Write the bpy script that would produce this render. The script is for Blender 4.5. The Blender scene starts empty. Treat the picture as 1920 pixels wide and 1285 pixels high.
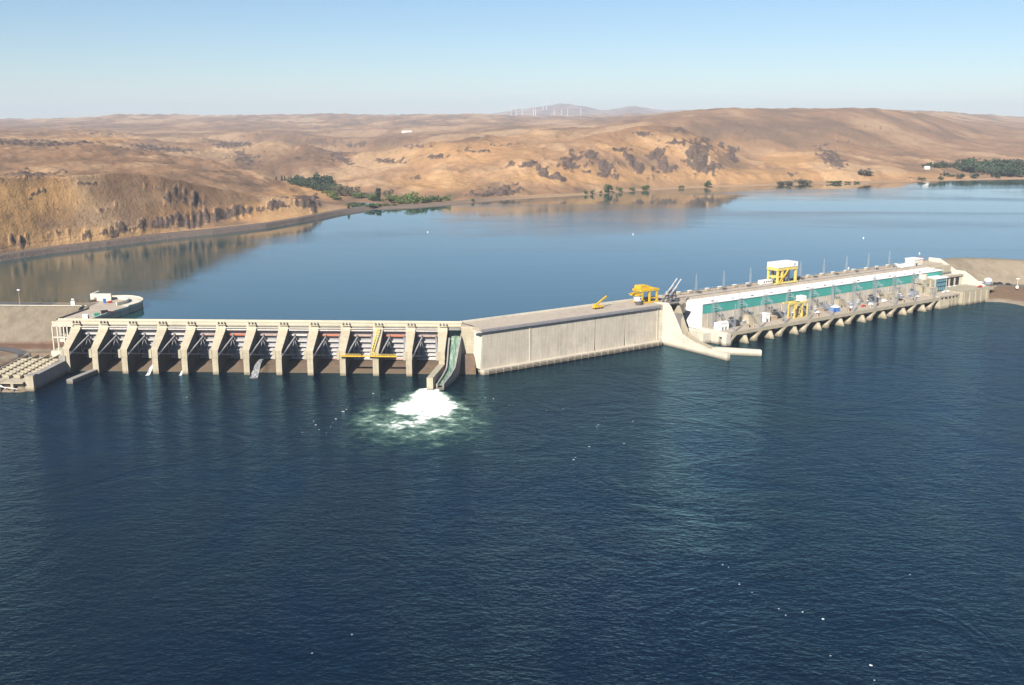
import bpy, bmesh, math, random
import numpy as np
from mathutils import Vector
R = math.radians
random.seed(7); rng = np.random.default_rng(11)
SC = bpy.context.scene; COL = SC.collection

# ------------------------------------------------------------------ camera, sky, sun, exposure
F = 1900.0; CX = 960.0; CY = 642.5; HZ = 224.0; H = 161.0      # focal length (px of a 1920 wide frame), centre, horizon row, height
PITCH = math.atan((CY - HZ) / F)
cd = bpy.data.cameras.new('camera'); cam = bpy.data.objects.new('camera', cd); COL.objects.link(cam)
cam.location = (0, 0, H); cam.rotation_euler = (math.pi / 2 - PITCH, 0, 0)
cd.sensor_width = 36; cd.lens = 36 * F / 1920; cd.clip_start = 1; cd.clip_end = 80000
SC.camera = cam
SUN_AZ = R(25); SUN_EL = R(36)                                  # sun stands behind the camera, a little to its left
w = bpy.data.worlds.new('World'); SC.world = w; w.use_nodes = True
nt = w.node_tree; nt.nodes.clear()
sky = nt.nodes.new('ShaderNodeTexSky'); sky.sky_type = 'NISHITA'; sky.sun_disc = False
sky.sun_elevation = SUN_EL; sky.sun_rotation = math.pi + SUN_AZ
sky.altitude = 200; sky.air_density = 1.0; sky.dust_density = 0.0; sky.ozone_density = 6.0
bg = nt.nodes.new('ShaderNodeBackground'); bg.inputs[1].default_value = 0.061
wo = nt.nodes.new('ShaderNodeOutputWorld')
nt.links.new(sky.outputs[0], bg.inputs[0]); nt.links.new(bg.outputs[0], wo.inputs[0])
sd = bpy.data.lights.new('sun', 'SUN'); sd.energy = 5.0; sd.angle = R(0.5); sd.color = (1.0, 0.93, 0.82)
so = bpy.data.objects.new('sun', sd); COL.objects.link(so)
sv = Vector((-math.sin(SUN_AZ) * math.cos(SUN_EL), -math.cos(SUN_AZ) * math.cos(SUN_EL), math.sin(SUN_EL)))
so.rotation_euler = sv.to_track_quat('Z', 'Y').to_euler(); so.location = (-300, -400, 600)
SC.view_settings.view_transform = 'Standard'; SC.view_settings.look = 'None'
SC.view_settings.exposure = 0.85; SC.view_settings.gamma = 1.0
SC.cycles.use_denoising = True; SC.cycles.max_bounces = 6; SC.cycles.diffuse_bounces = 1; SC.cycles.volume_bounces = 0
SC.cycles.transparent_max_bounces = 12; SC.cycles.caustics_reflective = False; SC.cycles.caustics_refractive = False

# ------------------------------------------------------------------ geometry of the place
def at(px, py, z=0.0):
    """the point of the level plane z that the photograph shows at px, py"""
    x = (px - CX) / F; y = -(py - CY) / F
    dy = math.cos(PITCH) + y * math.sin(PITCH); dz = y * math.cos(PITCH) - math.sin(PITCH)
    t = (z - H) / dz
    return Vector((x * t, dy * t, z))
def ray(px, py):
    x = (px - CX) / F; y = -(py - CY) / F
    dy = math.cos(PITCH) + y * math.sin(PITCH); dz = y * math.cos(PITCH) - math.sin(PITCH)
    return math.atan2(x, dy), dz / math.hypot(x, dy)            # azimuth, slope
def proj(P):
    P = np.asarray(P, float) - np.array([0, 0, H])
    d = P[..., 1] * math.cos(PITCH) - P[..., 2] * math.sin(PITCH)
    u = P[..., 1] * math.sin(PITCH) + P[..., 2] * math.cos(PITCH)
    return CX + F * P[..., 0] / d, CY - F * u / d
SPC = Vector((-164, 653.3, 0)); SPR = R(-2.1)                   # spillway frame: u to the right along the dam, v upstream
PHC = Vector((156.47, 720.29, 0)); PHR = R(34.73)               # powerhouse frame: a along the dam, b upstream
def frame(c, r):
    cs, sn = math.cos(r), math.sin(r)
    return lambda a, b, z=0.0: Vector((c.x + a * cs - b * sn, c.y + a * sn + b * cs, z))
SP = frame(SPC, SPR); PH = frame(PHC, PHR)

# ------------------------------------------------------------------ materials
def mat(name):
    m = bpy.data.materials.new(name); m.use_nodes = True
    n = m.node_tree; b = n.nodes['Principled BSDF']
    return m, n, b
def node(n, t, **kw):
    k = n.nodes.new(t)
    for a, v in kw.items():
        if a in k.inputs: k.inputs[a].default_value = v
        else: setattr(k, a, v)
    return k
def ramp(n, fac, stops):
    r = n.nodes.new('ShaderNodeValToRGB'); e = r.color_ramp.elements
    while len(e) < len(stops): e.new(0.5)
    for k, (p, c) in enumerate(stops):
        e[k].position = p; e[k].color = (*c, 1) if len(c) == 3 else c
    n.links.new(fac, r.inputs[0]); return r.outputs[0]
def noise(n, vec, scale, detail=4, rough=0.6, dist=0.0):
    k = n.nodes.new('ShaderNodeTexNoise'); k.inputs['Scale'].default_value = scale
    k.inputs['Detail'].default_value = detail; k.inputs['Roughness'].default_value = rough; k.inputs['Distortion'].default_value = dist
    n.links.new(vec, k.inputs['Vector']); return k.outputs[0]
def mapped(n, vec, sc, rot=(0, 0, 0)):
    k = n.nodes.new('ShaderNodeMapping'); k.inputs['Scale'].default_value = sc; k.inputs['Rotation'].default_value = rot
    n.links.new(vec, k.inputs[0]); return k.outputs[0]
def mixc(n, fac, a, b, mode='MIX'):
    k = n.nodes.new('ShaderNodeMix'); k.data_type = 'RGBA'; k.blend_type = mode
    for s, v in ((0, fac), (6, a), (7, b)):
        if hasattr(v, 'links') or hasattr(v, 'is_linked'): n.links.new(v, k.inputs[s])
        elif s == 0: k.inputs[0].default_value = v
        else: k.inputs[s].default_value = (*v, 1)
    return k.outputs[2]
def mth(n, op, a, b=0.0, clamp=False):
    k = n.nodes.new('ShaderNodeMath'); k.operation = op; k.use_clamp = clamp
    for s, v in ((0, a), (1, b)):
        if hasattr(v, 'is_linked'): n.links.new(v, k.inputs[s])
        else: k.inputs[s].default_value = v
    return k.outputs[0]
def bump(n, b, h, strength, dist):
    k = n.nodes.new('ShaderNodeBump'); k.inputs['Strength'].default_value = strength; k.inputs['Distance'].default_value = dist
    n.links.new(h, k.inputs['Height']); n.links.new(k.outputs[0], b.inputs['Normal']); return k
def geo(n): return n.nodes.new('ShaderNodeNewGeometry').outputs['Position']

def concrete(name, base, dark, stain=0.55, rust=None, lifts=2.3, wet=True):
    """cast concrete: blotches, rain streaks running down, faint lift lines, a damp band just above the water"""
    m, n, b = mat(name); p = geo(n)
    c = mixc(n, ramp(n, noise(n, p, 0.16, 6, 0.7), [(0.3, (0, 0, 0)), (0.72, (1, 1, 1))]), base, dark)
    oi = n.nodes.new('ShaderNodeObjectInfo'); c = mixc(n, mth(n, 'MULTIPLY', oi.outputs['Random'], 0.45), c, dark)
    c = mixc(n, mth(n, 'MULTIPLY', ramp(n, noise(n, p, 0.05, 5, 0.75), [(0.5, (0, 0, 0)), (0.66, (1, 1, 1))]), 0.5), c, tuple(x * 0.6 for x in base))
    st = ramp(n, noise(n, mapped(n, p, (0.9, 0.9, 0.05)), 1.0, 5, 0.65), [(0.46, (0, 0, 0)), (0.75, (1, 1, 1))])
    c = mixc(n, mth(n, 'MULTIPLY', st, stain), c, tuple(x * 0.42 for x in base))
    if rust:
        rs = ramp(n, noise(n, mapped(n, p, (0.5, 0.5, 0.06)), 1.0, 4, 0.6), [(0.45, (0, 0, 0)), (0.7, (1, 1, 1))])
        c = mixc(n, mth(n, 'MULTIPLY', rs, rust), c, (0.20, 0.10, 0.05))
    sp = n.nodes.new('ShaderNodeSeparateXYZ'); n.links.new(p, sp.inputs[0])
    fr = mth(n, 'FRACT', mth(n, 'DIVIDE', sp.outputs[2], lifts))
    ln = mth(n, 'LESS_THAN', fr, 0.07)
    c = mixc(n, mth(n, 'MULTIPLY', ln, 0.34), c, tuple(x * 0.45 for x in base))
    if wet:
        hz = mth(n, 'ADD', sp.outputs[2], mth(n, 'MULTIPLY', noise(n, p, 0.5, 3), 1.6))
        wb = ramp(n, mth(n, 'DIVIDE', hz, 4.0), [(0.35, (1, 1, 1)), (0.8, (0, 0, 0))])
        c = mixc(n, mth(n, 'MULTIPLY', wb, 0.75), c, (0.11, 0.085, 0.055))
    n.links.new(c, b.inputs['Base Color']); b.inputs['Roughness'].default_value = 0.9
    bump(n, b, noise(n, p, 1.2, 5, 0.7), 0.35, 0.12)
    return m
def paint(name, col, rough=0.5, var=0.25, scale=0.5, metal=0.0, rust=0.0):
    m, n, b = mat(name); p = geo(n)
    c = mixc(n, ramp(n, noise(n, p, scale, 5, 0.7), [(0.35, (0, 0, 0)), (0.75, (1, 1, 1))]), col, tuple(x * (1 - var) for x in col))
    if rust:
        c = mixc(n, mth(n, 'MULTIPLY', ramp(n, noise(n, mapped(n, p, (1, 1, 0.2)), 0.9, 5, 0.7), [(0.5, (0, 0, 0)), (0.68, (1, 1, 1))]), rust), c, (0.22, 0.09, 0.04))
    n.links.new(c, b.inputs['Base Color']); b.inputs['Roughness'].default_value = rough; b.inputs['Metallic'].default_value = metal
    return m
M = {}
M['conc'] = concrete('pale_concrete', (0.50, 0.44, 0.32), (0.37, 0.32, 0.23))
M['wall'] = concrete('wall_concrete', (0.61, 0.54, 0.44), (0.46, 0.41, 0.33), 0.6, lifts=1.5)
M['white_conc'] = concrete('white_concrete', (0.66, 0.62, 0.52), (0.55, 0.50, 0.40), 0.3)
M['grey_conc'] = concrete('grey_concrete', (0.33, 0.31, 0.28), (0.24, 0.22, 0.20))
M['rusty'] = concrete('rusty_concrete', (0.15, 0.11, 0.078), (0.085, 0.066, 0.05), 0.5, 0.6)
M['flank'] = concrete('shade_dark_concrete', (0.125, 0.12, 0.105), (0.08, 0.078, 0.07), 0.5)  # concrete darkened to paint in shade, for pier flanks and draft tube wall
M['deckc'] = concrete('deck_concrete', (0.48, 0.41, 0.33), (0.39, 0.33, 0.26), 0.2, 0.25, wet=False)
M['bridge'] = concrete('bridge_concrete', (0.60, 0.54, 0.40), (0.50, 0.44, 0.33), 0.25, wet=False)
M['steel'] = paint('grey_steel', (0.30, 0.30, 0.32), 0.55, 0.3, 0.4, 0.0, 0.35)
M['skin'] = paint('gate_skin_paint', (0.44, 0.43, 0.45), 0.55, 0.3, 0.4, 0.0, 0.3)
M['steel_light'] = paint('pale_steel', (0.52, 0.50, 0.48), 0.5, 0.25, 0.5, 0.0, 0.3)
M['steel_dark'] = paint('dark_steel', (0.10, 0.10, 0.11), 0.5, 0.3)
M['lattice'] = paint('galvanised_steel', (0.34, 0.36, 0.38), 0.5, 0.3)
M['white_girder'] = paint('white_girder_paint', (0.62, 0.57, 0.52), 0.55, 0.25, 0.6, 0, 0.3)
M['pink_girder'] = paint('faded_red_girder_paint', (0.50, 0.34, 0.28), 0.6, 0.3, 0.6, 0, 0.5)
M['red_girder'] = paint('orange_red_girder_paint', (0.60, 0.17, 0.07), 0.6, 0.3, 0.6, 0, 0.4)
M['yellow'] = paint('yellow_paint', (0.74, 0.46, 0.03), 0.5, 0.4, 0.8, 0, 0.25)
M['pale_yellow'] = paint('sun_faded_yellow_paint', (0.74, 0.57, 0.16), 0.5, 0.35, 0.8, 0, 0.2)
M['white'] = paint('white_paint', (0.80, 0.79, 0.77), 0.5, 0.08, 0.2)
M['roof'] = paint('white_roof_membrane', (0.82, 0.80, 0.78), 0.7, 0.10, 0.08)
M['black'] = paint('black_rubber', (0.02, 0.02, 0.022), 0.6, 0.2)
M['darkgap'] = paint('dark_opening', (0.025, 0.022, 0.02), 0.8, 0.2)
M['glass'] = paint('dark_glass', (0.03, 0.05, 0.06), 0.12, 0.2)
M['red'] = paint('red_paint', (0.55, 0.05, 0.04), 0.45, 0.2)
M['green'] = paint('green_paint', (0.06, 0.33, 0.22), 0.45, 0.2)
M['blue'] = paint('blue_paint', (0.06, 0.20, 0.60), 0.45, 0.2)
M['tan'] = paint('tan_panel', (0.48, 0.36, 0.24), 0.7, 0.2)
M['asphalt'] = paint('asphalt', (0.10, 0.095, 0.095), 0.9, 0.3, 0.15)
M['pale_dirt'] = paint('pale_dirt', (0.40, 0.33, 0.25), 0.95, 0.3, 0.2)
M['transformer'] = paint('dark_transformer_paint', (0.055, 0.06, 0.075), 0.45, 0.3)
M['grey_paint'] = paint('grey_paint', (0.25, 0.27, 0.30), 0.5, 0.2)
M['trunk'] = paint('bark', (0.10, 0.07, 0.05), 0.9, 0.3)

def teal_panels():
    m, n, b = mat('teal_panels'); p = geo(n)
    c = mixc(n, ramp(n, noise(n, p, 0.09, 3, 0.6), [(0.35, (0, 0, 0)), (0.7, (1, 1, 1))]), (0.06, 0.34, 0.29), (0.05, 0.28, 0.25))
    tc = n.nodes.new('ShaderNodeTexCoord')
    sp = n.nodes.new('ShaderNodeSeparateXYZ'); n.links.new(tc.outputs['Object'], sp.inputs[0])
    rib = mth(n, 'LESS_THAN', mth(n, 'FRACT', mth(n, 'DIVIDE', sp.outputs[0], 1.5)), 0.08)
    c = mixc(n, mth(n, 'MULTIPLY', rib, 0.35), c, (0.02, 0.16, 0.14))
    n.links.new(c, b.inputs['Base Color']); b.inputs['Roughness'].default_value = 0.65; return m
M['teal'] = teal_panels()
def leaf(name, a, bcol):
    m, n, b = mat(name); p = geo(n)
    c = mixc(n, noise(n, p, 0.5, 3), a, bcol)
    oi = n.nodes.new('ShaderNodeObjectInfo'); c = mixc(n, mth(n, 'MULTIPLY', oi.outputs['Random'], 0.6), c, tuple(x * 0.5 for x in a))
    n.links.new(c, b.inputs['Base Color']); b.inputs['Roughness'].default_value = 0.7; return m
M['conifer'] = leaf('dark_conifer_leaves', (0.035, 0.06, 0.03), (0.06, 0.085, 0.04))
M['broad'] = leaf('broadleaf_leaves', (0.06, 0.10, 0.03), (0.10, 0.14, 0.04))
M['bright'] = leaf('bright_green_leaves', (0.085, 0.125, 0.03), (0.14, 0.18, 0.05))
M['olive'] = leaf('olive_grey_leaves', (0.10, 0.09, 0.055), (0.14, 0.12, 0.07))

# ------------------------------------------------------------------ object helpers
def tag(o, label=None, cat=None, group=None, kind=None):
    if label: o['label'] = label
    if cat: o['category'] = cat
    if group: o['group'] = group
    if kind: o['kind'] = kind
    return o
def thing(name, label, cat, loc=(0, 0, 0), rz=0.0, group=None):
    o = bpy.data.objects.new(name, None); COL.objects.link(o); o.empty_display_size = 1
    o.location = loc; o.rotation_euler = (0, 0, rz)
    return tag(o, label, cat, group)
def copy_tree(o, parent=None):
    c = o.copy(); COL.objects.link(c)
    if parent is not None: c.parent = parent
    for ch in [x for x in COL.objects if x.parent == o]: copy_tree(ch, c)
    return c
class MB:
    def __init__(s): s.v = []; s.f = []
    def add(s, vs, fs):
        k = len(s.v); s.v += [tuple(p) for p in vs]; s.f += [tuple(i + k for i in f) for f in fs]; return s
    def hexa(s, p):                                              # 4 bottom + 4 top, both ccw from above
        return s.add(p, [(3, 2, 1, 0), (4, 5, 6, 7), (0, 1, 5, 4), (1, 2, 6, 5), (2, 3, 7, 6), (3, 0, 4, 7)])
    def box(s, x0, x1, y0, y1, z0, z1):
        return s.hexa([(x0, y0, z0), (x1, y0, z0), (x1, y1, z0), (x0, y1, z0), (x0, y0, z1), (x1, y0, z1), (x1, y1, z1), (x0, y1, z1)])
    def loft(s, A, B):                                           # two matching outlines joined and capped
        n = len(A)
        return s.add(list(A) + list(B), [tuple(range(n)), tuple(range(2 * n - 1, n - 1, -1))] + [(i, i + n, (i + 1) % n + n, (i + 1) % n) for i in range(n)])
    def yz(s, poly, x0, x1): return s.loft([(x0, y, z) for y, z in poly], [(x1, y, z) for y, z in poly])
    def xy(s, poly, z0, z1): return s.loft([(x, y, z0) for x, y in poly], [(x, y, z1) for x, y in poly])
    def xz(s, poly, y0, y1): return s.loft([(x, y0, z) for x, z in poly], [(x, y1, z) for x, z in poly])
    def tube(s, p, q, r, r2=None, n=6):
        p = Vector(p); q = Vector(q); d = (q - p).normalized(); r2 = r if r2 is None else r2
        a = d.orthogonal().normalized(); b = d.cross(a)
        ring = lambda c, rr: [c + (a * math.cos(2 * math.pi * i / n) + b * math.sin(2 * math.pi * i / n)) * rr for i in range(n)]
        return s.loft(ring(p, r), ring(q, r2))
    def bar(s, p, q, w, h=None):                                 # square bar, up side kept up
        p = Vector(p); q = Vector(q); d = (q - p).normalized(); h = w if h is None else h
        a = d.cross(Vector((0, 0, 1))); a = Vector((1, 0, 0)) if a.length < 1e-4 else a.normalized(); b = a.cross(d).normalized()
        c = [(-1, -1), (1, -1), (1, 1), (-1, 1)]
        return s.loft([p + a * i * w / 2 + b * j * h / 2 for i, j in c], [q + a * i * w / 2 + b * j * h / 2 for i, j in c])
    def ball(s, c, rx, ry, rz, n=10, m=6):
        vs = [(c[0], c[1], c[2] - rz)]; fs = []
        for j in range(1, m):
            t = math.pi * j / m
            for i in range(n):
                u = 2 * math.pi * i / n; vs.append((c[0] + rx * math.sin(t) * math.cos(u), c[1] + ry * math.sin(t) * math.sin(u), c[2] - rz * math.cos(t)))
        vs.append((c[0], c[1], c[2] + rz)); L = len(vs) - 1
        for i in range(n):
            fs.append((0, 1 + (i + 1) % n, 1 + i)); fs.append((L, 1 + (m - 2) * n + i, 1 + (m - 2) * n + (i + 1) % n))
            for j in range(m - 2):
                k = 1 + j * n; fs.append((k + i, k + (i + 1) % n, k + n + (i + 1) % n, k + n + i))
        return s.add(vs, fs)
    def build(s, name, m, parent=None, smooth=False, loc=None, rz=0.0):
        me = bpy.data.meshes.new(name); me.from_pydata(s.v, [], s.f); me.update()
        bm = bmesh.new(); bm.from_mesh(me); bmesh.ops.recalc_face_normals(bm, faces=bm.faces); bm.to_mesh(me); bm.free()
        me.materials.append(m)
        if smooth: me.polygons.foreach_set('use_smooth', [True] * len(me.polygons))
        o = bpy.data.objects.new(name, me); COL.objects.link(o)
        if parent is not None: o.parent = parent
        if loc is not None: o.location = loc; o.rotation_euler = (0, 0, rz)
        return o
def grid_object(name, P, m, attrs=None, smooth=True):
    r, c = P.shape[:2]
    me = bpy.data.meshes.new(name); me.vertices.add(r * c)
    me.vertices.foreach_set('co', P.reshape(-1).astype(np.float32))
    i = np.arange(r * c).reshape(r, c)
    q = np.stack([i[:-1, :-1], i[:-1, 1:], i[1:, 1:], i[1:, :-1]], -1).reshape(-1, 4)
    me.loops.add(q.size); me.loops.foreach_set('vertex_index', q.reshape(-1).astype(np.int32))
    me.polygons.add(len(q)); me.polygons.foreach_set('loop_start', (np.arange(len(q)) * 4).astype(np.int32))
    me.polygons.foreach_set('use_smooth', np.full(len(q), smooth)); me.update(calc_edges=True)
    for k, v in (attrs or {}).items():
        a = me.attributes.new(k, 'FLOAT', 'POINT'); a.data.foreach_set('value', v.reshape(-1).astype(np.float32))
    me.materials.append(m); o = bpy.data.objects.new(name, me); COL.objects.link(o); return o
# gradient noise
PERM = rng.permutation(512); GR = rng.normal(size=(512, 2)); GR /= np.linalg.norm(GR, axis=1)[:, None]
def pnoise(x, y):
    xi = np.floor(x).astype(int); yi = np.floor(y).astype(int); xf = x - xi; yf = y - yi
    u = xf * xf * xf * (xf * (xf * 6 - 15) + 10); v = yf * yf * yf * (yf * (yf * 6 - 15) + 10)
    def g(i, j):
        h = PERM[(PERM[(xi + i) & 511] + yi + j) & 511]; return GR[h, 0] * (xf - i) + GR[h, 1] * (yf - j)
    a = g(0, 0) + u * (g(1, 0) - g(0, 0)); b = g(0, 1) + u * (g(1, 1) - g(0, 1)); return (a + v * (b - a)) * 1.5
def fbm(x, y, o=5, gain=0.5):
    s = 0; a = 1.0
    for k in range(o): s = s + a * pnoise(x + 17.3 * k, y - 9.1 * k); x = x * 2.03; y = y * 2.03; a *= gain
    return s
def ridged(x, y, o=4):
    s = 0; a = 1.0
    for k in range(o): s = s + a * (1 - np.abs(pnoise(x + 5.7 * k, y + 3.3 * k)) * 2); x = x * 2.1; y = y * 2.1; a *= 0.5
    return s / 1.9
sstep = lambda a, b, x: (lambda t: t * t * (3 - 2 * t))(np.clip((x - a) / (b - a), 0, 1))

# ------------------------------------------------------------------ water
def tail_material():
    m = bpy.data.materials.new('tailwater'); m.use_nodes = True; n = m.node_tree; n.nodes.clear(); p = geo(n)
    body = ramp(n, noise(n, p, 0.0045, 3, 0.5), [(0.35, (0.0008, 0.0070, 0.0115)), (0.65, (0.0008, 0.0050, 0.0160))])
    wn = n.nodes.new('ShaderNodeTexNoise'); wn.inputs['Scale'].default_value = 0.007; wn.inputs['Detail'].default_value = 1
    n.links.new(p, wn.inputs['Vector'])
    ws = n.nodes.new('ShaderNodeVectorMath'); ws.operation = 'SCALE'; ws.inputs['Scale'].default_value = 9.0
    warp = n.nodes.new('ShaderNodeVectorMath'); warp.operation = 'ADD'
    n.links.new(wn.outputs['Color'], ws.inputs[0]); n.links.new(p, warp.inputs[0]); n.links.new(ws.outputs[0], warp.inputs[1])
    q = warp.outputs[0]
    a1 = noise(n, mapped(n, q, (0.30, 0.44, 1), (0, 0, 0.35)), 1.0, 4, 0.60)
    a2 = noise(n, mapped(n, q, (0.07, 0.13, 1), (0, 0, -0.5)), 1.0, 3, 0.55)
    a3 = noise(n, mapped(n, p, (0.62, 0.95, 1), (0, 0, 0.1)), 1.0, 3, 0.6)
    # the current breaks the surface into rougher and smoother tongues drawn out downstream
    tong = noise(n, mapped(n, q, (0.016, 0.0065, 1), (0, 0, 0.55)), 1.0, 4, 0.6, 1.2)
    calm = ramp(n, tong, [(0.34, (0.62, 0.62, 0.62)), (0.66, (1.12, 1.12, 1.12))])
    h = mth(n, 'ADD', mth(n, 'ADD', mth(n, 'MULTIPLY', a1, 1.15), mth(n, 'MULTIPLY', a2, 1.2)), mth(n, 'MULTIPLY', a3, 0.42))
    h = mth(n, 'MULTIPLY', h, calm)
    bp = n.nodes.new('ShaderNodeBump'); bp.inputs['Strength'].default_value = 1.0; bp.inputs['Distance'].default_value = 0.72; n.links.new(h, bp.inputs['Height'])
    df = n.nodes.new('ShaderNodeBsdfDiffuse'); n.links.new(body, df.inputs['Color'])
    gl = n.nodes.new('ShaderNodeBsdfGlossy'); gl.inputs['Color'].default_value = (0.40, 0.76, 0.99, 1); gl.inputs['Roughness'].default_value = 0.10
    fr = n.nodes.new('ShaderNodeFresnel'); fr.inputs['IOR'].default_value = 1.333
    for k in (df, gl, fr): n.links.new(bp.outputs[0], k.inputs['Normal'])
    mx = n.nodes.new('ShaderNodeMixShader'); o = n.nodes.new('ShaderNodeOutputMaterial')
    n.links.new(fr.outputs[0], mx.inputs[0]); n.links.new(df.outputs[0], mx.inputs[1]); n.links.new(gl.outputs[0], mx.inputs[2]); n.links.new(mx.outputs[0], o.inputs['Surface'])
    return m
def lake_material():
    m, n, b = mat('reservoir_water'); p = geo(n)
    b.inputs['IOR'].default_value = 1.68
    b.inputs['Base Color'].default_value = (0.010, 0.052, 0.054, 1)
    patch = noise(n, mapped(n, p, (0.0016, 0.0046, 1), (0, 0, 0.25)), 1.0, 4, 0.55, 0.8)
    rr = n.nodes.new('ShaderNodeMapRange'); n.links.new(patch, rr.inputs[0])
    for k, v in enumerate((0.42, 0.66, 0.010, 0.15)): rr.inputs[k + 1].default_value = v
    n.links.new(rr.outputs[0], b.inputs['Roughness'])
    a1 = noise(n, mapped(n, p, (0.10, 0.22, 1), (0, 0, 0.2)), 1.0, 4, 0.6)
    a2 = noise(n, mapped(n, p, (0.5, 0.9, 1)), 1.0, 3, 0.6)
    h = mth(n, 'ADD', a1, mth(n, 'MULTIPLY', a2, 0.25))
    h = mth(n, 'MULTIPLY', h, ramp(n, patch, [(0.42, (0.3, 0.3, 0.3)), (0.64, (2.2, 2.2, 2.2))]))
    bump(n, b, h, 1.0, 0.055)
    return m
tw = MB(); tw.add([(-2600, -900, 0), (2600, -900, 0), (2600, 1150, 0), (-2600, 1150, 0)], [(0, 1, 2, 3)])
tag(tw.build('tailwater', tail_material()), 'dark teal rippled river water below the dam', kind='structure')

# ------------------------------------------------------------------ hills beyond the reservoir
SHORE = [(0, 490), (100, 475), (200, 463), (300, 450), (400, 440), (500, 428), (560, 418), (600, 410), (640, 402), (700, 393), (780, 390), (850, 384), (900, 379), (960, 374), (1050, 369), (1100, 366), (1200, 358), (1300, 353), (1400, 350), (1500, 346), (1600, 344), (1700, 341), (1800, 338.5), (1920, 336), (2250, 332), (2700, 329)]
def raz(px, py): return ray(px, py)
shz = []
for X, Y in ((-760, 500), (-700, 617), (-617, 771), (-569, 862)): shz.append((math.atan2(X, Y), math.hypot(X, Y)))
for px, py in SHORE:
    p = at(px, py, 25); shz.append((math.atan2(p.x, p.y), math.hypot(p.x, p.y)))
shz = np.array(shz)
ST = {  # column of the photograph: (range in m, picture row) of terrain lines 4..11; a negative row is a height in m
 -700: [(945, -40), (1000, 300), (1100, 304), (1900, 262), (2200, 265), (4000, 250), (6500, 243), (11000, 230)],
 -300: [(1052, -36), (1110, 318), (1220, 322), (1950, 262), (2250, 265), (4000, 250), (6500, 243), (11000, 228)],
 0: [(1128, -36), (1190, 326), (1310, 330), (2000, 268), (2300, 271), (4000, 252), (6500, 243), (11000, 227)],
 150: [(1190, -37), (1245, 325), (1350, 329), (2050, 269), (2350, 272), (4000, 250), (6500, 240), (11000, 221)],
 230: [(1228, -38), (1282, 321), (1400, 329), (2100, 280), (2400, 282), (4000, 255), (6500, 239), (11000, 217)],
 300: [(1258, -39), (1312, 328), (1400, 334), (2100, 289), (2400, 291), (3900, 262), (6500, 238), (11000, 217)],
 400: [(1322, -38), (1378, 352), (1450, 355), (2000, 306), (2450, 303), (3700, 268), (6500, 240), (11000, 215)],
 520: [(1408, -36), (1455, 371), (1540, 376), (1880, 338), (2250, -34), (3200, 273), (6000, 245), (11000, 215)],
 580: [(1462, -34), (1495, 374), (1570, 382), (1820, -29), (2250, -35), (3100, 276), (5800, 247), (11000, 216)],
 615: [(1520, -31), (1580, -33), (1660, -29), (1800, -28), (2250, -36), (3000, 288), (5500, 250), (11000, 216)],
 660: [(1570, -26), (1630, -24), (1725, -24), (1775, -28), (2200, -39), (2800, 296), (5500, 252), (11000, 216)],
 700: [(1600, -25.6), (1640, -24.4), (1700, -24.4), (1750, -28), (2200, -42), (2700, 293), (5500, 250), (11000, 214)],
 760: [(1660, -27), (1720, -27.5), (1780, -29), (1840, -31), (2200, 322), (2550, 284), (5200, 248), (11000, 214)],
 850: [(1735, -28), (1790, -29), (1860, -34), (1960, 345), (2130, 310), (2380, 262), (5000, 247), (11000, 214)],
 950: [(1780, -37), (1830, -32), (1890, 350), (2010, 318), (2180, 290), (2480, 258), (5000, 240), (11000, 216)],
 1050: [(1850, -29), (1890, -31), (1960, 337), (2080, 300), (2280, 268), (2520, 246), (5000, 238), (12000, 218)],
 1120: [(1920, -28), (1960, -31), (2030, 336), (2150, 296), (2420, 252), (2760, -118), (4800, 234), (12000, 218)],
 1200: [(2000, -28), (2040, -30), (2110, 335), (2240, 288), (2540, 234), (2980, -112), (4300, 224), (12000, 218)],
 1260: [(2045, -28), (2085, -30), (2150, 332), (2300, 276), (2580, 236), (3000, -104), (4300, 213), (12000, 217)],
 1300: [(2075, -28), (2115, -31), (2180, 330), (2330, 278), (2580, 248), (3000, -90), (4350, 207), (12000, 217)],
 1340: [(2100, -28), (2140, -31), (2210, 328), (2340, 290), (2570, 268), (3000, -80), (4400, 204), (12000, 216)],
 1400: [(2130, -28), (2180, -31), (2270, 326), (2400, 312), (2580, 302), (2980, -62), (4500, 203), (12000, 215)],
 1500: [(2180, -28), (2240, -31), (2350, 324), (2500, 310), (2680, 297), (3100, -60), (4600, 204), (12000, 213)],
 1560: [(2215, -28), (2280, -30), (2400, 322), (2560, 305), (2760, 287), (3150, -66), (4700, 203), (12000, 213)],
 1600: [(2240, -28), (2310, -30), (2450, 321), (2650, 308), (2900, 294), (3350, 275), (4800, 204), (12000, 213)],
 1680: [(2280, -27), (2350, -29), (2560, 319), (2800, 305), (3100, 293), (3700, 270), (5000, 210), (12000, 212)],
 1750: [(2330, -27), (2420, -29), (2700, 318), (2950, 305), (3300, 292), (4000, 268), (5300, 219), (12000, 211)],
 1820: [(2390, -27), (2480, -29), (2840, -30), (3200, 299), (3700, 285), (4500, 262), (5800, 234), (12000, 214)],
 1920: [(2460, -27), (2560, -29), (2900, -31), (3500, 295), (4500, 270), (6000, 247), (7500, 236), (12000, 221)],
 2250: [(2560, -27), (2660, -29), (3000, -31), (3600, 295), (4600, 270), (6000, 245), (7500, 236), (12000, 222)],
 2700: [(2700, -27), (2800, -29), (3200, -31), (3800, 293), (4800, 268), (6000, 244), (7500, 236), (12000, 224)]}
MOUNT = [(-700, 240), (780, 232), (860, 220), (920, 212.5), (980, 205), (1020, 199), (1050, 194.5), (1090, 198), (1112, 203), (1140, 206), (1180, 199), (1210, 200.5), (1232, 206), (1290, 207), (1400, 214), (1600, 212), (1640, 205), (1700, 207.5), (1780, 212), (1850, 214.5), (1920, 222), (2250, 230), (2700, 236)]
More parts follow.
